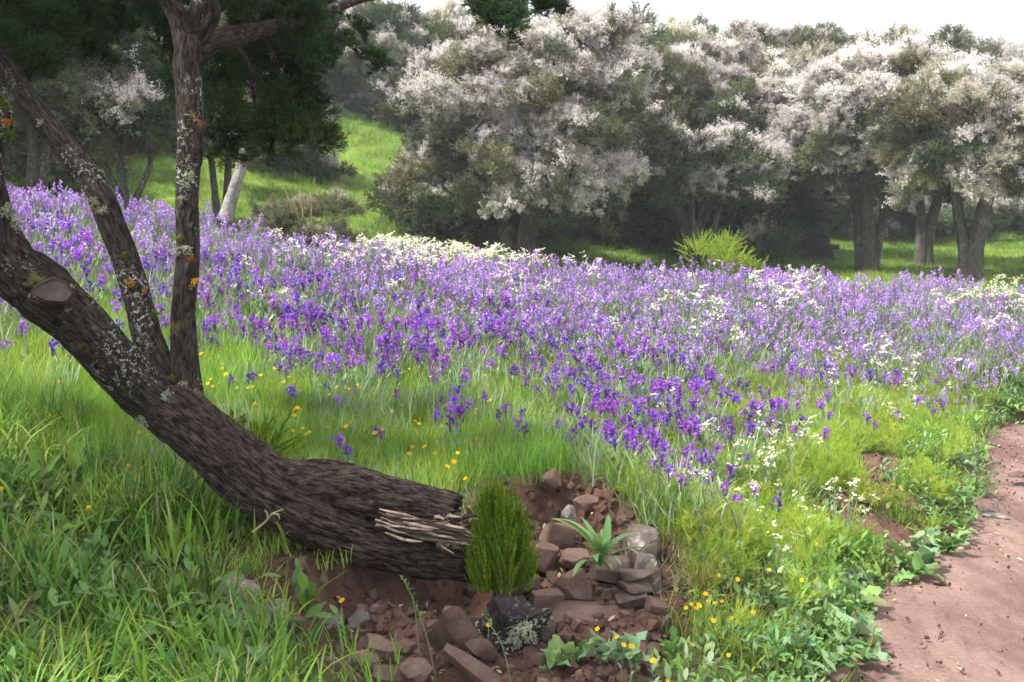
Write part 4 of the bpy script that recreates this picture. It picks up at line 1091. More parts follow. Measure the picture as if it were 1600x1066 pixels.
# rotten lichen-covered stump in the hollow
rs = P(805, 985, 3.72)
RS = empty('rotten_stump', (rs[0], rs[1], gz(rs[0], rs[1])), 'black rotten stump piece with grey lichen in the hollow', 'stump')
MAT['rotten'] = barkmat('rotten_wood', (.012, .010, .009), (.06, .05, .045), .6, (.45, .42, .40))
me = rock_mesh(95, (.28, .2, .26), MAT['rotten'], 5, 4, .35); link('wood', me, RS, (0, 0, .08), (.3, .2, .5))
link('lichen', TUFTS[0], RS, P(822, 985, 3.6) - np.array(RS.location), (1.1, 0, .3), 1.3); link('lichen', TUFTS[0], RS, P(806, 1000, 3.6) - np.array(RS.location), (1.2, 0, .6), 1.0)

# rubble too small to pick apart, clods of earth
rn = np.random.default_rng(15)
MAT['clod'] = plainmat('earth_clod', (.06, .028, .020), (.15, .082, .06), 60, .95, .6, .01)
RUB = proto_collection('rubble', [rock_mesh(700 + k, (1, .8, .6), MAT['stone_red'], 9, 1) for k in range(5)] + [rock_mesh(720 + k, (1, .8, .5), MAT['stone_brown'], 9, 1) for k in range(3)] + [rock_mesh(740 + k, (1, .9, .7), MAT['clod'], 6, 2, .2) for k in range(3)])
c = rn.uniform((-1.3, 2.9), (.9, 5.0), (14000, 2)); sd = pit_sd(c[:, 0], c[:, 1]); c = c[(sd > -.01) & (rn.random(len(c)) < .65 + .35 * sstep(-.2, .2, c[:, 0]))][:4000]
sc_ = .006 + .055 * rn.random(len(c)) ** 4
o = scatter('rubble', np.c_[c, hz(c[:, 0], c[:, 1]) + sc_ * .15], rn.uniform(0, 6.28, (len(c), 3)), sc_, np.where(rn.random(len(c)) < .65, rn.integers(8, 11, len(c)), rn.integers(0, 8, len(c))), 'rubble', RUB)
tag(o, 'broken red stone chips and clods over the hollow floor', 'rubble')
c = rn.uniform((.8, 2.4), (9, 12), (90000, 2)); s_ = path_s(c[:, 0], c[:, 1])
c = c[(s_ > -.02) & (rn.random(len(c)) < .9 * np.exp(-np.clip(s_, 0, 9) / .35) + .05)][:9000]
sc_ = .003 + .02 * rn.random(len(c)) ** 7
o = scatter('gravel', np.c_[c, np.full(len(c), .012)], rn.uniform(0, 6.28, (len(c), 3)), sc_, rn.integers(0, 11, len(c)), 'rubble', RUB)
tag(o, 'loose earth crumbs and pebbles along the path edge', 'gravel')

c = np.vstack([np.c_[rn.normal(q_[0][0], q_[1] * .6, 260), rn.normal(q_[0][1], q_[2] * .6, 260)] for q_ in SCARS]); c = c[scar(c[:, 0], c[:, 1]) > .3]
sc_ = .006 + .04 * rn.random(len(c)) ** 4
o = scatter('earth_clods', np.c_[c, hz(c[:, 0], c[:, 1]) + sc_ * .2], rn.uniform(0, 6.28, (len(c), 3)), sc_, rn.integers(6, 11, len(c)), 'rubble', RUB)
tag(o, 'crumbled earth on the bare scars of the bank', 'clods')
# dry twig by the log
mb = MB()
for c in ([(395, 832, 3.66), (415, 815, 3.66), (425, 803, 3.66), (442, 796, 3.68)], [(418, 812, 3.66), (417, 802, 3.65), (413, 797, 3.65)], [(425, 803, 3.66), (434, 804, 3.64), (437, 812, 3.64)]):
    pp = spline([P(*q) for q in c], 10); mb.tube(pp, np.linspace(.005, .002, 10), 5)
tag(link('dry_twig', mb.mesh('dry_twig', [MAT['straw']])), 'thin pale forked twig leaning against the trunk', 'twig')

# ------------------------------------------------------------------ meadow plants
rn = random.Random(99)
def grass_tuft(mat, n, h, w, rad, curl, lean, seed, straw=0.):
    r_ = random.Random(seed); mb = MB()
    for k in range(n):
        a = r_.uniform(0, 6.28); q = rad * math.sqrt(r_.random())
        mb.blade((math.cos(a) * q, math.sin(a) * q, -.02), r_.uniform(0, 6.28), h * r_.uniform(.5, 1.15), w * r_.uniform(.6, 1.2), r_.uniform(0, lean), r_.uniform(.2, 1) * curl, 5, 1 if r_.random() < straw else 0, r_.random(), r_.uniform(-.8, .8))
    return mb.mesh('grass_tuft', [mat, MAT['straw']])
G = [grass_tuft(MAT['grass'], 60, .36, .013, .18, 1.6, .4, 1, .03), grass_tuft(MAT['grass_lime'], 50, .32, .015, .18, 2.0, .45, 2, .03), grass_tuft(MAT['grass_dark'], 60, .33, .012, .18, 1.5, .4, 3, .05),      # 0-2 lush
     grass_tuft(MAT['grass_lime'], 150, .23, .0045, .17, 1.0, .3, 4, .04), grass_tuft(MAT['grass_lime'], 150, .20, .0048, .17, 1.3, .4, 5, .05), grass_tuft(MAT['grass'], 130, .20, .0055, .17, 1.1, .35, 6, .05),   # 3-5 fine
     grass_tuft(MAT['grass'], 130, .10, .005, .2, 1.0, .5, 7, .08), grass_tuft(MAT['grass_lime'], 130, .09, .005, .2, 1.0, .5, 8, .06),      # 6-7 short
     grass_tuft(MAT['straw'], 60, .16, .004, .15, 1.6, .9, 9, 0)]      # 8 dry
GRASS = proto_collection('grass', G)

def echium(seed, heads=None, big=1.):
    """stem with narrow hairy leaves and curled violet flower heads -> stem, foliage, heads"""
    r_ = random.Random(seed)
    st, fo, hd = MB(), MB(), []
    nh = heads or r_.choice((1, 2, 2, 3))
    H = r_.uniform(.28, .46)
    for j in range(nh):
        a = r_.uniform(0, 6.28); sp_ = r_.uniform(.02, .13); h = H * r_.uniform(.65, 1.05)
        top = Vector((math.cos(a) * sp_, math.sin(a) * sp_, h))
        pts = spline([(0, 0, -.02), (math.cos(a) * sp_ * .3, math.sin(a) * sp_ * .3, h * .5), tuple(top)], 6)
        st.tube(pts, np.linspace(.0035, .002, 6), 4, 0, r_.random())
        for k in range(7):
            q = r_.uniform(.1, .95); b = pts[int(q * 5)]
            fo.leaf(b, r_.uniform(0, 6.28), r_.uniform(.05, .10) * (1.25 - q * .6), r_.uniform(.010, .016), r_.uniform(.3, .9), r_.uniform(.1, 1.), 3, 0, r_.random(), .2, 0, r_)
        m = MB(); m.tube([top - Vector((0, 0, .06)), top + Vector((0, 0, .012))], [.004, .003], 4, 0, 0.)
        for k in range(int(r_.randint(6, 9) * big ** 1.3)):
            q = k / (8. * big ** 1.3)
            c = top + Vector((r_.gauss(0, .008 * big), r_.gauss(0, .008 * big), .01 - .06 * q))
            a2 = r_.uniform(0, 6.28); el = r_.uniform(-.1, .9)
            dr = Vector((math.cos(a2) * math.cos(el), math.sin(a2) * math.cos(el), math.sin(el)))
            b = dr.orthogonal().normalized(); kx = dr.cross(b); l = r_.uniform(.010, .0165) * big; w = l * .62
            ring = [c + dr * l * (1 + (.18 if i % 2 else -.05)) + (b * math.cos(i * 1.047) + kx * math.sin(i * 1.047)) * w * (1.1 if i % 2 else .75) for i in range(6)]
            m.add([c] + ring, [(0, i + 1, (i + 1) % 6 + 1) for i in range(6)], 0, r_.random())
        hd.append(m)
    return st, fo, hd
ECH = [echium(k) for k in range(6)]
ECN = [echium(40 + k, r_h, 1.25) for k, r_h in enumerate((1, 2, 1, 2, 3, 2))]          # nearer plants, fuller heads
ech_parts = [(s.mesh('stem', [MAT['sage']]), f.mesh('foliage', [MAT['sage']]), [h.mesh('flower_head', [MAT['violet']]) for h in hs]) for s, f, hs in ECN]
def joined(e, mat='violet_hazed'):
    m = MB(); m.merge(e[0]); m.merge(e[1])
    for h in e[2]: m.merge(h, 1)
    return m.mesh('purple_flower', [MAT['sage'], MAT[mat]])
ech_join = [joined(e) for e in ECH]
ecn_join = [joined(e, 'violet') for e in ECN]
def sage_tuft(seed):
    r_ = random.Random(seed); mb = MB()
    for k in range(70):
        a = r_.uniform(0, 6.28); q = .18 * math.sqrt(r_.random())
        mb.blade((math.cos(a) * q, math.sin(a) * q, -.02), r_.uniform(0, 6.28), r_.uniform(.18, .38), r_.uniform(.007, .013), r_.uniform(0, .5), r_.uniform(0, .9), 4, 0, r_.random(), r_.uniform(-.5, .5), 'leaf')
    return mb.mesh('leafy_stems', [MAT['sage']])
def white_plant(seed, h=.4):
    r_ = random.Random(seed); st, hds = MB(), []
    for j in range(r_.randint(3, 5)):
        hd = MB(); hds.append(hd)
        a = r_.uniform(0, 6.28); sp_ = r_.uniform(.02, .11); hh = h * r_.uniform(.7, 1.05)
        top = Vector((math.cos(a) * sp_, math.sin(a) * sp_, hh))
        st.tube(spline([(0, 0, -.02), tuple(top * .5 + Vector((0, 0, .05))), tuple(top)], 5), np.linspace(.003, .0015, 5), 4, 0, r_.random())
        for k in range(4): st.leaf(tuple(top * r_.uniform(.15, .8)), r_.uniform(0, 6.28), r_.uniform(.04, .08), .014, .6, .6, 3, 0, r_.random(), .2, 0, r_)
        for k in range(r_.randint(6, 10)):
            c = top + Vector((r_.gauss(0, .018), r_.gauss(0, .018), r_.gauss(0, .010)))
            n_ = Vector((r_.gauss(0, .5), r_.gauss(0, .5), 1)).normalized(); b = n_.orthogonal().normalized(); kx = n_.cross(b); w = r_.uniform(.009, .015)
            ring = [c + (b * math.cos(i * math.pi / 4) + kx * math.sin(i * math.pi / 4)) * w * (1 if i % 2 == 0 else .45) for i in range(8)]
            hd.add([c] + ring, [(0, i + 1, (i + 1) % 8 + 1) for i in range(8)], 0, r_.random())
    return st, hds
WH = [white_plant(50 + k) for k in range(4)]
wh_parts = [(s.mesh('stem', [MAT['sage']]), [h.mesh('flower_head', [MAT['cream']]) for h in hs]) for s, hs in WH]
def wjoin(e):
    m = MB(); m.merge(e[0]); [m.merge(h, 1) for h in e[1]]; return m.mesh('white_flower', [MAT['sage'], MAT['cream']])
wh_join = [wjoin(e) for e in WH]
FLOWER = proto_collection('flower', ech_join + [sage_tuft(k) for k in range(3)] + wh_join + ecn_join)      # 0-5 violet paled as if by haze, 6-8 leaves, 9-12 white, 13-18 full violet

def feather_plant(seed):
    """fennel-like yellow-green feathery plant"""
    r_ = random.Random(seed); mb = MB()
    for j in range(14):
        a = r_.uniform(0, 6.28); l = r_.uniform(.14, .26); an = r_.uniform(.1, .9)
        d = Vector((math.cos(a) * math.sin(an), math.sin(a) * math.sin(an), math.cos(an)))
        for k in range(34):
            q = r_.random(); c = d * l * q + Vector((0, 0, -.04 * q * q))
            a2 = r_.uniform(0, 6.28); e = (d + Vector((math.cos(a2), math.sin(a2), r_.uniform(-.3, .5))) * 1.1).normalized() * r_.uniform(.025, .055)
            s = e.cross(Vector((r_.gauss(0, 1), r_.gauss(0, 1), 1))).normalized() * .0016
            mb.add([c - s, c + s, c + e], [(0, 1, 2)], 0, r_.random())
    return mb.mesh('feathery_plant', [MAT['feather']])
def cover_plant(seed, mat):
    r_ = random.Random(seed); mb = MB()
    for k in range(60):
        a = r_.uniform(0, 6.28); q = .14 * math.sqrt(r_.random())
        mb.leaf((math.cos(a) * q, math.sin(a) * q, r_.uniform(0, .09)), r_.uniform(0, 6.28), r_.uniform(.022, .055), r_.uniform(.009, .02), r_.uniform(.4, 1.3), r_.uniform(0, .8), 3, 0, r_.random(), .2, .3, r_)
    return mb.mesh('cover_plant', [mat])
COVER = proto_collection('cover', [feather_plant(1), feather_plant(2), feather_plant(3), cover_plant(4, MAT['weed']), cover_plant(5, MAT['weed']), cover_plant(6, MAT['weed_blue']), cover_plant(7, MAT['grass'])])   # 0-2 feathery, 3-6 leafy

# ---- where things grow (survey coordinates read off the photograph, then fixed in the ground plane)
LOWER_U = np.array([-400, 0, 250, 320, 450, 560, 640, 700, 760, 880, 940, 1000, 1110, 1150, 1200, 1250, 1450, 1600, 1900])
LOWER_V = np.array([520, 500, 520, 560, 600, 645, 640, 650, 610, 645, 700, 760, 800, 780, 730, 710, 690, 660, 640])
def flower_zone(u, v):
    lv = np.interp(u, LOWER_U, LOWER_V)
    k = np.clip((lv + 12 - v) / 170., -1, 1)
    dens = np.where(k < 0, 0, .06 + .94 * sstep(0, 1., k) ** 1.3)
    # thinner green hollow in the right half
    thin = np.exp(-(((u - 1360) / 150) ** 2 + ((v - 605) / 75) ** 2))
    dens = dens * (1 - .85 * thin) * (1 - .6 * np.exp(-(((u - 1140) / 70) ** 2 + ((v - 560) / 60) ** 2)))
    return dens
rng = np.random.default_rng(5)
def candidates(n, x0, x1, y0, y1):
    c = np.c_[rng.uniform(x0, x1, n), rng.uniform(y0, y1, n)]
    s = path_s(c[:, 0], c[:, 1]); sd = pit_sd(c[:, 0], c[:, 1])
    z = hz(c[:, 0], c[:, 1])
    u, v, d = UV(np.c_[c, z])
    return c, z, u, v, d, s, sd
CREST = lambda x: np.interp(x, [-8, -4, -2, 0, 3, 6, 9, 12], [10.4, 10.2, 10.6, 11.4, 12.1, 12.8, 13.4, 14])   # far edge of the flowers

c, z, u, v, d, s, sd = candidates(52000, -9, 11, 4.2, 14)
u2, v2, d2 = UV(np.c_[c, z + .38])
patch = .5 + .5 * fbm(c[:, 0] * .9, c[:, 1] * .9, 0, 3, 61)
dens = flower_zone(u2, v2) * np.clip(.45 + 1.1 * patch, .15, 1.3)
ok = (s < -.25) & (sd < -.06) & (scar(c[:, 0], c[:, 1]) < .1) & (c[:, 1] < CREST(c[:, 0]) + .3 * noise3(c[:, 0] * 2, 0, 0, 3)) & (rng.random(len(c)) < dens * (.22 + .30 * sstep(6.5, 9, d2)))
fl = np.c_[c, z, u2, v2, d2][ok]
fl = fl[np.argsort(fl[:, 5])]
print('violet plants', len(fl))
inview = (fl[:, 3] > -10) & (fl[:, 3] < 1610) & (fl[:, 4] > 0) & (fl[:, 4] < 1066)
behind_trunk = (fl[:, 3] < 330) & (fl[:, 4] > 480)
idx_near = np.where(inview & ~behind_trunk)[0][:300]
near = set(idx_near.tolist())
ZL = [(60, 'at the left edge beyond the thick limb'), (170, 'beyond the leaning stem, on its left'), (285, 'between the leaning and the upright stem'), (360, 'just right of the upright stem'), (450, 'behind the middle of the trunk'), (540, 'behind the knob on the log'), (640, 'behind the log stub'), (740, 'behind the torn log end'),
      (830, 'behind the feathery young shrub'), (900, 'over the left part of the earth cut'), (970, 'over the right part of the earth cut'), (1040, 'behind the pale lichen rock'), (1110, 'just right of the lichen rock'), (1200, 'on the bank among white flowers'), (1330, 'above the bare earth scars'), (9999, 'on the green bank near the path')]
def zone_label(u, v):
    a = next(t for m_, t in ZL if u < m_); k = np.interp(u, LOWER_U, LOWER_V) - v
    return f'violet wildflower {a}, {"lowest on the slope" if k < 28 else "in the second rank" if k < 62 else "deeper among the flowers"}'
rn = random.Random(31)
for n_, i in enumerate(idx_near):
    x, y, zz, uu, vv, dd_ = fl[i]
    k = rn.randrange(6); lab = zone_label(uu, vv); sc_ = rn.uniform(.8, 1.15)
    tilt = (rn.gauss(0, .1), rn.gauss(0, .1), rn.uniform(0, 6.28))
    if n_ < 110:
        T = empty('violet_wildflower', (x, y, zz), lab, 'wildflower', 'nearest violet wildflowers of the meadow'); T.rotation_euler = tilt; T.scale = (sc_,) * 3
        link('stem', ech_parts[k][0], T); link('foliage', ech_parts[k][1], T)
        for h in ech_parts[k][2]: link('flower_head', h, T)
    else:
        tag(link('violet_wildflower', ecn_join[k], None, (x, y, zz), tilt, sc_), lab, 'wildflower', 'nearest violet wildflowers of the meadow')
rest = np.array([i for i in range(len(fl)) if i not in near])
q = fl[rest]
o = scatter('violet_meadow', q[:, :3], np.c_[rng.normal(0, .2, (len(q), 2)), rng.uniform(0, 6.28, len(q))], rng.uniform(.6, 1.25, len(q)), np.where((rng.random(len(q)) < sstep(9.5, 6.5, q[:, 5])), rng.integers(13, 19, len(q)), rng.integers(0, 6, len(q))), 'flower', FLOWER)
tag(o, 'dense mass of violet wildflowers covering the slope', 'wildflowers', None, 'stuff')
# grey-green leafy stems among them
ok = (s < -.25) & (sd < -.06) & (scar(c[:, 0], c[:, 1]) < .1) & (c[:, 1] < CREST(c[:, 0])) & (rng.random(len(c)) < np.clip(flower_zone(u2, v2) + .08, 0, 1) * .115)
q = np.c_[c, z][ok]
o = scatter('leafy_stems', q, np.c_[rng.normal(0, .15, (len(q), 2)), rng.uniform(0, 6.28, len(q))], rng.uniform(.6, 1.05, len(q)), rng.integers(6, 9, len(q)), 'flower', FLOWER)
tag(o, 'grey-green leafy stems under the violet flowers', 'leaves', None, 'stuff')

# white flowers: cream drifts on the crest and in the field, scattered ones on the bank
WZ = [(700, 388, 130, 17, 1.1), (1120, 475, 100, 34, .15), (1240, 445, 60, 22, .15), (1575, 465, 60, 28, .35), (415, 430, 40, 35, .25), (1200, 680, 90, 70, .24), (1260, 770, 70, 50, .25), (1100, 640, 70, 30, .16), (1380, 580, 100, 40, .08), (860, 440, 300, 30, .05)]
wd = np.zeros(len(c))
for a, b, ra, rb, k in WZ: wd = np.maximum(wd, k * np.exp(-(((u2 - a) / ra) ** 2 + ((v2 - b) / rb) ** 2)))
ok = (s < -.3) & (sd < -.08) & (c[:, 1] < CREST(c[:, 0]) + .4) & (rng.random(len(c)) < wd * .42)
w_ = np.c_[c, z, u2, v2, d2][ok]; w_ = w_[np.argsort(w_[:, 5])]
print('white plants', len(w_))
wn_ = 0; keep = []
for i, (x, y, zz, uu, vv, dd_) in enumerate(w_):
    if dd_ < 8.2 and wn_ < 140 and -10 < uu < 1610:
        wn_ += 1
        k = rn.randrange(4)
        lab = 'cream white wildflower ' + ('high on the bank behind the lichen rock' if uu < 1120 else 'on the bank among the last violet flowers' if vv < 690 and uu < 1230 else 'on the yellow-green bank above the bare earth' if uu < 1290 else 'on the green bank near the path')
        T = empty('white_wildflower', (x, y, zz), lab, 'wildflower', 'white wildflowers on the bank'); T.rotation_euler = (rn.gauss(0, .1), rn.gauss(0, .1), rn.uniform(0, 6.28)); T.scale = (rn.uniform(.6, .9),) * 3
        link('stem', wh_parts[k][0], T)
        for h in wh_parts[k][1]: link('flower_head', h, T)
    else: keep.append(i)
q = w_[keep]
o = scatter('white_flower_drifts', q[:, :3] , np.c_[rng.normal(0, .12, (len(q), 2)), rng.uniform(0, 6.28, len(q))], rng.uniform(.9, 1.3, len(q)), rng.integers(9, 13, len(q)), 'flower', FLOWER)
tag(o, 'cream white flower drifts along the crest of the meadow', 'wildflowers', None, 'stuff')

# yellow marigolds
def marigold(seed):
    r_ = random.Random(seed); st, hd = MB(), MB()
    h = r_.uniform(.2, .3); top = Vector((r_.gauss(0, .02), r_.gauss(0, .02), h))
    st.tube(spline([(0, 0, -.02), tuple(top * .5), tuple(top)], 5), [.0025] * 5, 4)
    for k in range(5): st.leaf((0, 0, h * r_.uniform(.05, .6)), r_.uniform(0, 6.28), .05, .014, .6, .5, 3, 0, r_.random(), .2, 0, r_)
    n_ = Vector((r_.gauss(0, .25), -.45 + r_.gauss(0, .25), 1)).normalized(); b = n_.orthogonal().normalized(); kx = n_.cross(b)
    for i in range(13):
        a = i * 6.283 / 13; dr = b * math.cos(a) + kx * math.sin(a); sd_ = n_.cross(dr)
        hd.add([top + dr * .003 - sd_ * .002, top + dr * .003 + sd_ * .002, top + dr * .016 + sd_ * .0045 + n_ * .004, top + dr * .021 + n_ * .004, top + dr * .016 - sd_ * .0045 + n_ * .004], [(0, 1, 2, 3, 4)], 0, r_.random())
    for i in range(10):
        a = r_.uniform(0, 6.28); hd.chip(top + n_ * .005 + (b * math.cos(a) + kx * math.sin(a)) * .004, .006, 0, 0, rnd=r_)
    return st.mesh('stem', [MAT['sage']]), hd.mesh('flower_head', [MAT['yellow']])
MG = [marigold(k) for k in range(5)]
YZ = [(318, 552), (345, 572), (350, 562), (325, 605), (330, 598), (355, 580), (405, 580), (425, 605), (443, 607), (460, 603), (470, 605), (513, 573), (518, 590), (390, 606), (545, 610), (538, 600), (512, 661), (462, 640), (468, 632), (475, 672), (483, 676), (462, 669), (520, 627), (549, 665), (585, 690), (590, 682), (668, 708), (680, 704), (702, 722), (708, 730), (746, 640), (764, 637), (700, 580), (628, 632), (655, 704), (490, 586), (640, 575), (590, 600), (560, 640), (610, 640), (650, 650), (540, 680), (730, 735),
      (218, 680), (201, 716), (133, 838), (143, 781), (5, 775), (268, 748), (92, 590), (178, 548), (75, 640),
      (1100, 915), (1083, 922), (1090, 935), (1105, 930), (1118, 925), (1130, 918), (1145, 945), (1172, 938), (1108, 952), (1090, 948), (1125, 955), (1080, 985), (1100, 1015), (1034, 1048), (1215, 878), (1112, 880), (1130, 868), (1120, 885), (1150, 905), (1070, 940), (1200, 880), (1265, 855), (1275, 842), (1160, 800), (1180, 830), (1110, 765), (1130, 770), (1250, 905), (1135, 990), (935, 972), (985, 995), (970, 994), (962, 985), (760, 965), (530, 935), (1020, 1010)]
YR = random.Random(4)
YZ += [(YR.uniform(325, 760), YR.uniform(560, 715)) for _ in range(48)]
for j, (uu, vv) in enumerate(YZ):
    g = on(uu, vv + 30); k = rn.randrange(5)
    # place the foot so that the head shows at (uu, vv)
    for it in range(3):
        zz = surf(g[0], g[1]); pu, pv, pd = UV(np.array([[g[0], g[1], zz + .16]]))
        g = on(uu, min(1300, vv + (.16 / pd[0]) * FPX))
    lab = 'yellow marigold ' + (f'in the grass by the thick left limb' if uu < 230 and vv < 660 else 'in the long shaded grass at the bottom left' if uu < 300 and vv > 640 else 'close right of the upright stem' if uu < 410 else 'in the fine grass behind the log, left part' if uu < 530 else 'in the fine grass behind the torn log end' if uu < 780 and vv < 760 else 'growing among the stones of the hollow' if uu < 1030 else 'low on the weedy bank right of the hollow' if vv > 900 else 'on the yellow-green bank right of the lichen rock')
    T = empty('yellow_marigold', (g[0], g[1], zz), lab, 'marigold', 'yellow marigolds in the grass'); T.rotation_euler = (0, 0, rn.uniform(-1, 1)); T.scale = ((rn.uniform(.5, .72) if uu < 900 else rn.uniform(.4, .58)),) * 3
    link('stem', MG[k][0], T); link('flower_head', MG[k][1], T)

# ---- grass: lush in front, fine lime grass behind the log, short further on
def grow(name, label, n, box, dens, idxr, scl, coll, key, tilt=.15, zoff=0.):
    c, z, u, v, d, s, sd = candidates(n, *box)
    k = rng.random(n) < dens(c, u, v, d, s, sd)
    q = np.c_[c, z + zoff][k]
    ix = rng.integers(*idxr, len(q))
    o = scatter(name, q, np.c_[rng.normal(0, tilt, (len(q), 2)), rng.uniform(0, 6.28, len(q))], rng.uniform(*scl, len(q)), ix, key, coll)
    print(name, len(q))
    return tag(o, label, name.replace('_', ' '), None, 'stuff')
lgx, lgy = P(470, 850, 3.8)[:2]
PITV = lambda sd: sstep(.0, -.12, sd)
offpath = lambda s: sstep(-.05, -.2, s)
def d_lush(c, u, v, d, s, sd):
    bare_log = sstep(.12, .3, np.hypot(c[:, 0] - lgx, c[:, 1] - lgy))
    stones = 1 - .97 * np.exp(-np.clip((((u - 385) / 105) ** 2 + ((v - 915) / 85) ** 2), 0, 9) ** 1.5) - .6 * np.exp(-(((u - 200) / 60) ** 2 + ((v - 930) / 30) ** 2))
    front = sstep(500, 400, u)
    return PITV(sd) * bare_log * stones * np.clip(front * sstep(4.9, 4.2, c[:, 1] + .25 * c[:, 0] + .4), 0, 1) * offpath(s) * np.clip(.6 + .6 * noise3(c[:, 0] * 2.2, c[:, 1] * 2.2, 0, 71), .4, 1)
grow('lush_grass', 'long lush arching grass at the bottom left', 1500, (-4, -.3, 1.6, 5.6), d_lush, (0, 3), (.55, 1.1), GRASS, 'grass', .2)
def d_fine(c, u, v, d, s, sd):
    fz = flower_zone(u, v - 40)
    a = sstep(4.0, 4.4, c[:, 1] + .25 * c[:, 0] + .35) * (1 - .55 * fz) * PITV(sd) * offpath(s) * (1 - scar(c[:, 0], c[:, 1]))
    right = sstep(1000, 1150, u)
    return a * (.75 - .6 * right) * sstep(13.5, 9, d)
grow('fine_grass', 'fine yellow-green grass between the log and the flowers', 9500, (-6, 6, 3.6, 11), d_fine, (3, 6), (.7, 1.2), GRASS, 'grass', .15)
def d_short(c, u, v, d, s, sd): return PITV(sd) * offpath(s) * (1 - scar(c[:, 0], c[:, 1])) * np.where(c[:, 1] > CREST(c[:, 0]) - .5, .9, np.where(c[:, 0] < -.6, .9, .3)) * sstep(.1, .25, np.hypot(c[:, 0] - lgx, c[:, 1] - lgy))
grow('short_grass', 'short grass of the slopes behind the meadow', 12000, (-14, 16, 2.4, 30), d_short, (6, 8), (.9, 1.7), GRASS, 'grass', .2)
# right bank: feathery and leafy cover
def d_feather(c, u, v, d, s, sd):
    z1 = np.exp(-(((u - 1230) / 150) ** 2 + ((v - 740) / 110) ** 2)) + .6 * np.exp(-(((u - 1140) / 90) ** 2 + ((v - 850) / 70) ** 2)) + .5 * np.exp(-(((u - 1440) / 110) ** 2 + ((v - 650) / 40) ** 2))
    return np.clip(z1 * 1.5, 0, 1) * offpath(s) * PITV(sd) * (1 - scar(c[:, 0], c[:, 1]))
grow('feathery_greens', 'feathery yellow-green plants on the bank by the path', 14000, (.3, 6, 3.4, 9.5), d_feather, (0, 3), (.7, 1.2), COVER, 'cover', .25)
def d_cover(c, u, v, d, s, sd):
    foot = sstep(-1.0, -.35, s)
    return foot * sstep(.02, -.12, s) * PITV(sd) * (1 - scar(c[:, 0], c[:, 1])) * np.clip(.55 + .7 * noise3(c[:, 0] * 1.8, c[:, 1] * 1.8, 0, 81), 0, 1)
grow('low_weeds', 'low leafy green weeds along the foot of the bank', 13000, (.3, 9, 2.2, 12.5), d_cover, (3, 7), (.7, 1.4), COVER, 'cover', .3)

grow('dry_grass', 'dry straw tangle on the bank edge right of the slates', 2600, (.4, 1.6, 3.6, 5.2), lambda c, u, v, d, s, sd: PITV(sd) * np.exp(-(((u - 1090) / 55) ** 2 + ((v - 880) / 60) ** 2)) * .5, (8, 9), (.6, 1.1), GRASS, 'grass', .4)
def d_left(c, u, v, d, s, sd): return PITV(sd) * sstep(480, 380, u) * sstep(4.6, 4.1, c[:, 1]) * np.clip(.2 + .7 * noise3(c[:, 0] * 1.5, c[:, 1] * 1.5, 0, 93), 0, 1)
grow('leafy_herbs', 'leafy green herbs between the long grass at the bottom left', 700, (-4, -.4, 1.8, 4.8), d_left, (3, 5), (.9, 1.8), COVER, 'cover', .35)
# ---- broad-leaved weeds: each plant a thing, each leaf a part
def leaf_mesh(seed, L_, w, mat, wav=.6, lean=.5, curl=1.1):
    r_ = random.Random(seed); mb = MB(); mb.leaf((0, 0, 0), 0, L_, w, lean, curl, 9, 0, r_.random(), .28, wav, r_); return mb.mesh('leaf', [mat])
WL = [[leaf_mesh(k, .11, .045, MAT['weed'], 1.2) for k in range(3)], [leaf_mesh(10 + k, .11, .05, MAT['weed_blue'], 1.5) for k in range(3)], [leaf_mesh(20 + k, .2, .028, MAT['strap'], .1, .35, 1.2) for k in range(3)], [leaf_mesh(30 + k, .24, .05, MAT['grass'], 1.1, .2, .7) for k in range(3)]]
def rosette(x, y, kind, n, sc_, label, name, cat, group=None, sd=0, zoff=.0):
    r_ = random.Random(sd)
    T = empty(name, (x, y, surf(x, y) + zoff), label, cat, group)
    for k in range(n):
        a = k * 2.4 + r_.uniform(-.4, .4)
        link('leaf', r_.choice(WL[kind]), T, (0, 0, r_.uniform(0, .04)), (r_.uniform(-.4, .4), r_.uniform(-.6, .6), a + r_.uniform(-.5, .5)), sc_ * r_.uniform(.5, 1.35))
    return T
WEED = [(1330, 1010, 1, 11, 1.2), (1310, 985, 0, 12, 1.3), (1335, 965, 0, 12, 1.25), (1290, 960, 1, 10, 1.1), (1345, 1040, 1, 10, 1.2), (1280, 1010, 0, 10, 1.1), (1300, 1050, 0, 9, 1.), (1340, 930, 0, 10, 1.1), (1250, 1040, 1, 9, 1.), (1275, 930, 1, 9, 1.),
        (1450, 895, 1, 10, 1.1), (1430, 905, 0, 10, 1.2), (1480, 868, 0, 11, 1.2), (1460, 860, 1, 10, 1.1), (1410, 890, 0, 10, 1.1), (1500, 845, 0, 9, 1.1), (1430, 860, 1, 9, 1.1), (1495, 815, 0, 10, 1.1), (1510, 790, 1, 9, 1.), (1380, 905, 0, 9, 1.), (1470, 830, 0, 9, 1.), (1520, 770, 0, 9, 1.1),
        (1490, 735, 1, 10, 1.3), (1530, 722, 0, 10, 1.3), (1450, 700, 1, 9, 1.2), (1505, 715, 0, 10, 1.2), (1560, 640, 0, 12, 1.5), (1585, 655, 0, 12, 1.5), (1600, 630, 0, 12, 1.5), (1540, 655, 1, 10, 1.3), (1620, 650, 0, 10, 1.4), (1575, 615, 0, 11, 1.4), (1400, 640, 1, 10, 1.2),
        (940, 1040, 1, 10, .9), (900, 1050, 0, 10, .9), (980, 1050, 1, 10, .9), (860, 1058, 0, 9, .8), (1050, 1040, 0, 9, .9)]
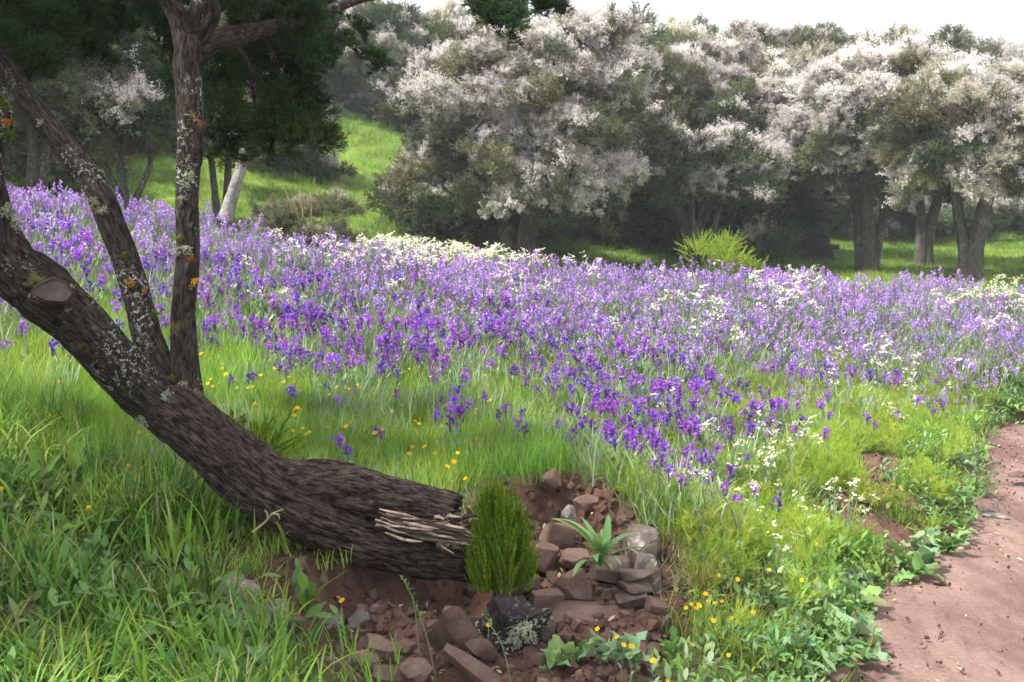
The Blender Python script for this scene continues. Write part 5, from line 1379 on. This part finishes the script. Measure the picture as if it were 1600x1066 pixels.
for k, (uu, vv, kd, n, sc_) in enumerate(WEED):
    g = on(uu, vv)
    place = ('in the nearest clump beside the path' if uu > 1240 and vv > 920 else 'in the foremost weeds below the stones' if uu < 1100 else 'in the clump at the path bend' if vv > 755 else 'in the clump where the path narrows' if vv > 690 else 'in the dark weeds at the right edge of the photo' if uu > 1500 else 'high on the bank above the bare earth')
    rosette(g[0], g[1], kd, n, sc_, f'{"dull blue-green" if kd else "bright green"} broad-leaved weed {place}', 'broad_leaved_weed', 'weed', 'broad-leaved weeds along the path', 500 + k)
g = P(938, 885, 4.12)
T = rosette(g[0], g[1], 2, 24, 1.05, 'green strap-leaved plant hanging among the slates of the hollow', 'strap_leaved_plant', 'plant', None, 77)
T.location.z = g[2]
for k, (uu, vv, sc_, lab) in enumerate([(45, 740, 1.1, 'tall toothed-leaf plant at the left edge under the limb'), (110, 720, 1.25, 'pale jagged thistle-like leaf plant under the thick limb'), (480, 905, .7, 'small leafy weed on the bare earth left of the hollow'), (30, 840, .9, 'leafy plant low at the left edge of the photo'), (160, 800, .8, 'leafy plant beside the violet bloom in the long grass')]):
    g = on(uu, vv + 60); rosette(g[0], g[1], 3, 7, sc_, lab, 'leafy_plant', 'plant', None, 600 + k)
# small weeds climbing out of the hollow
def weed_stem(pts, label, seed, yellow=None):
    r_ = random.Random(seed); b = P(*pts[0]); b[2] = min(b[2], surf(b[0], b[1]))
    T = empty('slender_weed', tuple(b), label, 'weed')
    mb = MB(); q = spline([b] + [P(*p_) for p_ in pts[1:]], 14) - b
    mb.tube(q, np.linspace(.003, .0015, 14), 5); link('stem', mb.mesh('stem', [MAT['sage']]), T)
    for k in range(9):
        i = r_.randint(3, 13); link('leaf', WL[0][k % 3], T, q[i], (r_.uniform(-.4, .4), r_.uniform(-.4, .4), r_.uniform(0, 6.28)), r_.uniform(.14, .3))
    if yellow is not None: link('flower_head', MG[yellow][1], T, q[-1] - np.array((0, 0, .24)), None, 1.)
weed_stem([(655, 985, 3.62), (648, 950, 3.62), (640, 925, 3.62), (628, 902, 3.62)], 'slender weed with round leaves rising before the dark hollow', 1)
weed_stem([(685, 1045, 3.45), (668, 1000, 3.5), (655, 960, 3.55), (650, 945, 3.58)], 'creeping weed stem in the bottom of the hollow', 2)
weed_stem([(800, 1060, 3.45), (785, 1010, 3.48), (765, 975, 3.5), (757, 958, 3.5)], 'slender weed with a yellow bud before the rotten stump', 3)
weed_stem([(535, 1020, 3.35), (533, 985, 3.38), (532, 955, 3.4)], 'leafy weed with a yellow bud at the left of the hollow', 4)

# dry leaf litter on the path edge and over the bare earth
lm = []
for k in range(3):
    mb = MB(); mb.leaf((0, 0, 0), 0, .04, .016, 1.35, .3, 4, 0, random.Random(k).random(), .2, .8, random.Random(k)); lm.append(mb.mesh('dry_leaf', [MAT['straw']]))
LIT = proto_collection('litter', lm)
c = rng.uniform((-1.3, 2.6), (6, 10), (9000, 2)); s_ = path_s(c[:, 0], c[:, 1]); sd_ = pit_sd(c[:, 0], c[:, 1])
k = ((s_ > 0) & (rng.random(len(c)) < .25 * np.exp(-np.clip(s_, 0, 9) / .4) + .008)) | ((sd_ > 0) & (rng.random(len(c)) < .8))
c = c[k]; zz = np.where(path_s(c[:, 0], c[:, 1]) > 0, .012, hz(c[:, 0], c[:, 1]) + .008)
o = scatter('leaf_litter', np.c_[c, zz], np.c_[rng.normal(0, .3, (len(c), 2)), rng.uniform(0, 6.28, len(c))], rng.uniform(.3, 1., len(c)), rng.integers(0, 3, len(c)), 'litter', LIT)
tag(o, 'small dry leaves strewn on the path edge and bare earth', 'leaf litter')

# ------------------------------------------------------------------ thin haze in the valley air
hx = MB()
x0, x1, y0, y1, z0, z1 = -410, 410, -70, 410, -1.5, 16
hx.add([(x, y, z) for x in (x0, x1) for y in (y0, y1) for z in (z0, z1)], [(0, 1, 3, 2), (4, 6, 7, 5), (0, 4, 5, 1), (2, 3, 7, 6), (0, 2, 6, 4), (1, 5, 7, 3)])
m, N, L, out = nodes_of('haze_air')
pv = N.new('ShaderNodeVolumePrincipled'); pv.inputs['Color'].default_value = (.9, .94, 1, 1); pv.inputs['Density'].default_value = .0015
L.new(pv.outputs[0], out.inputs['Volume'])
tag(link('haze', hx.mesh('haze', [m], False)), 'thin pale haze lying over the whole valley', 'haze', None, 'stuff')
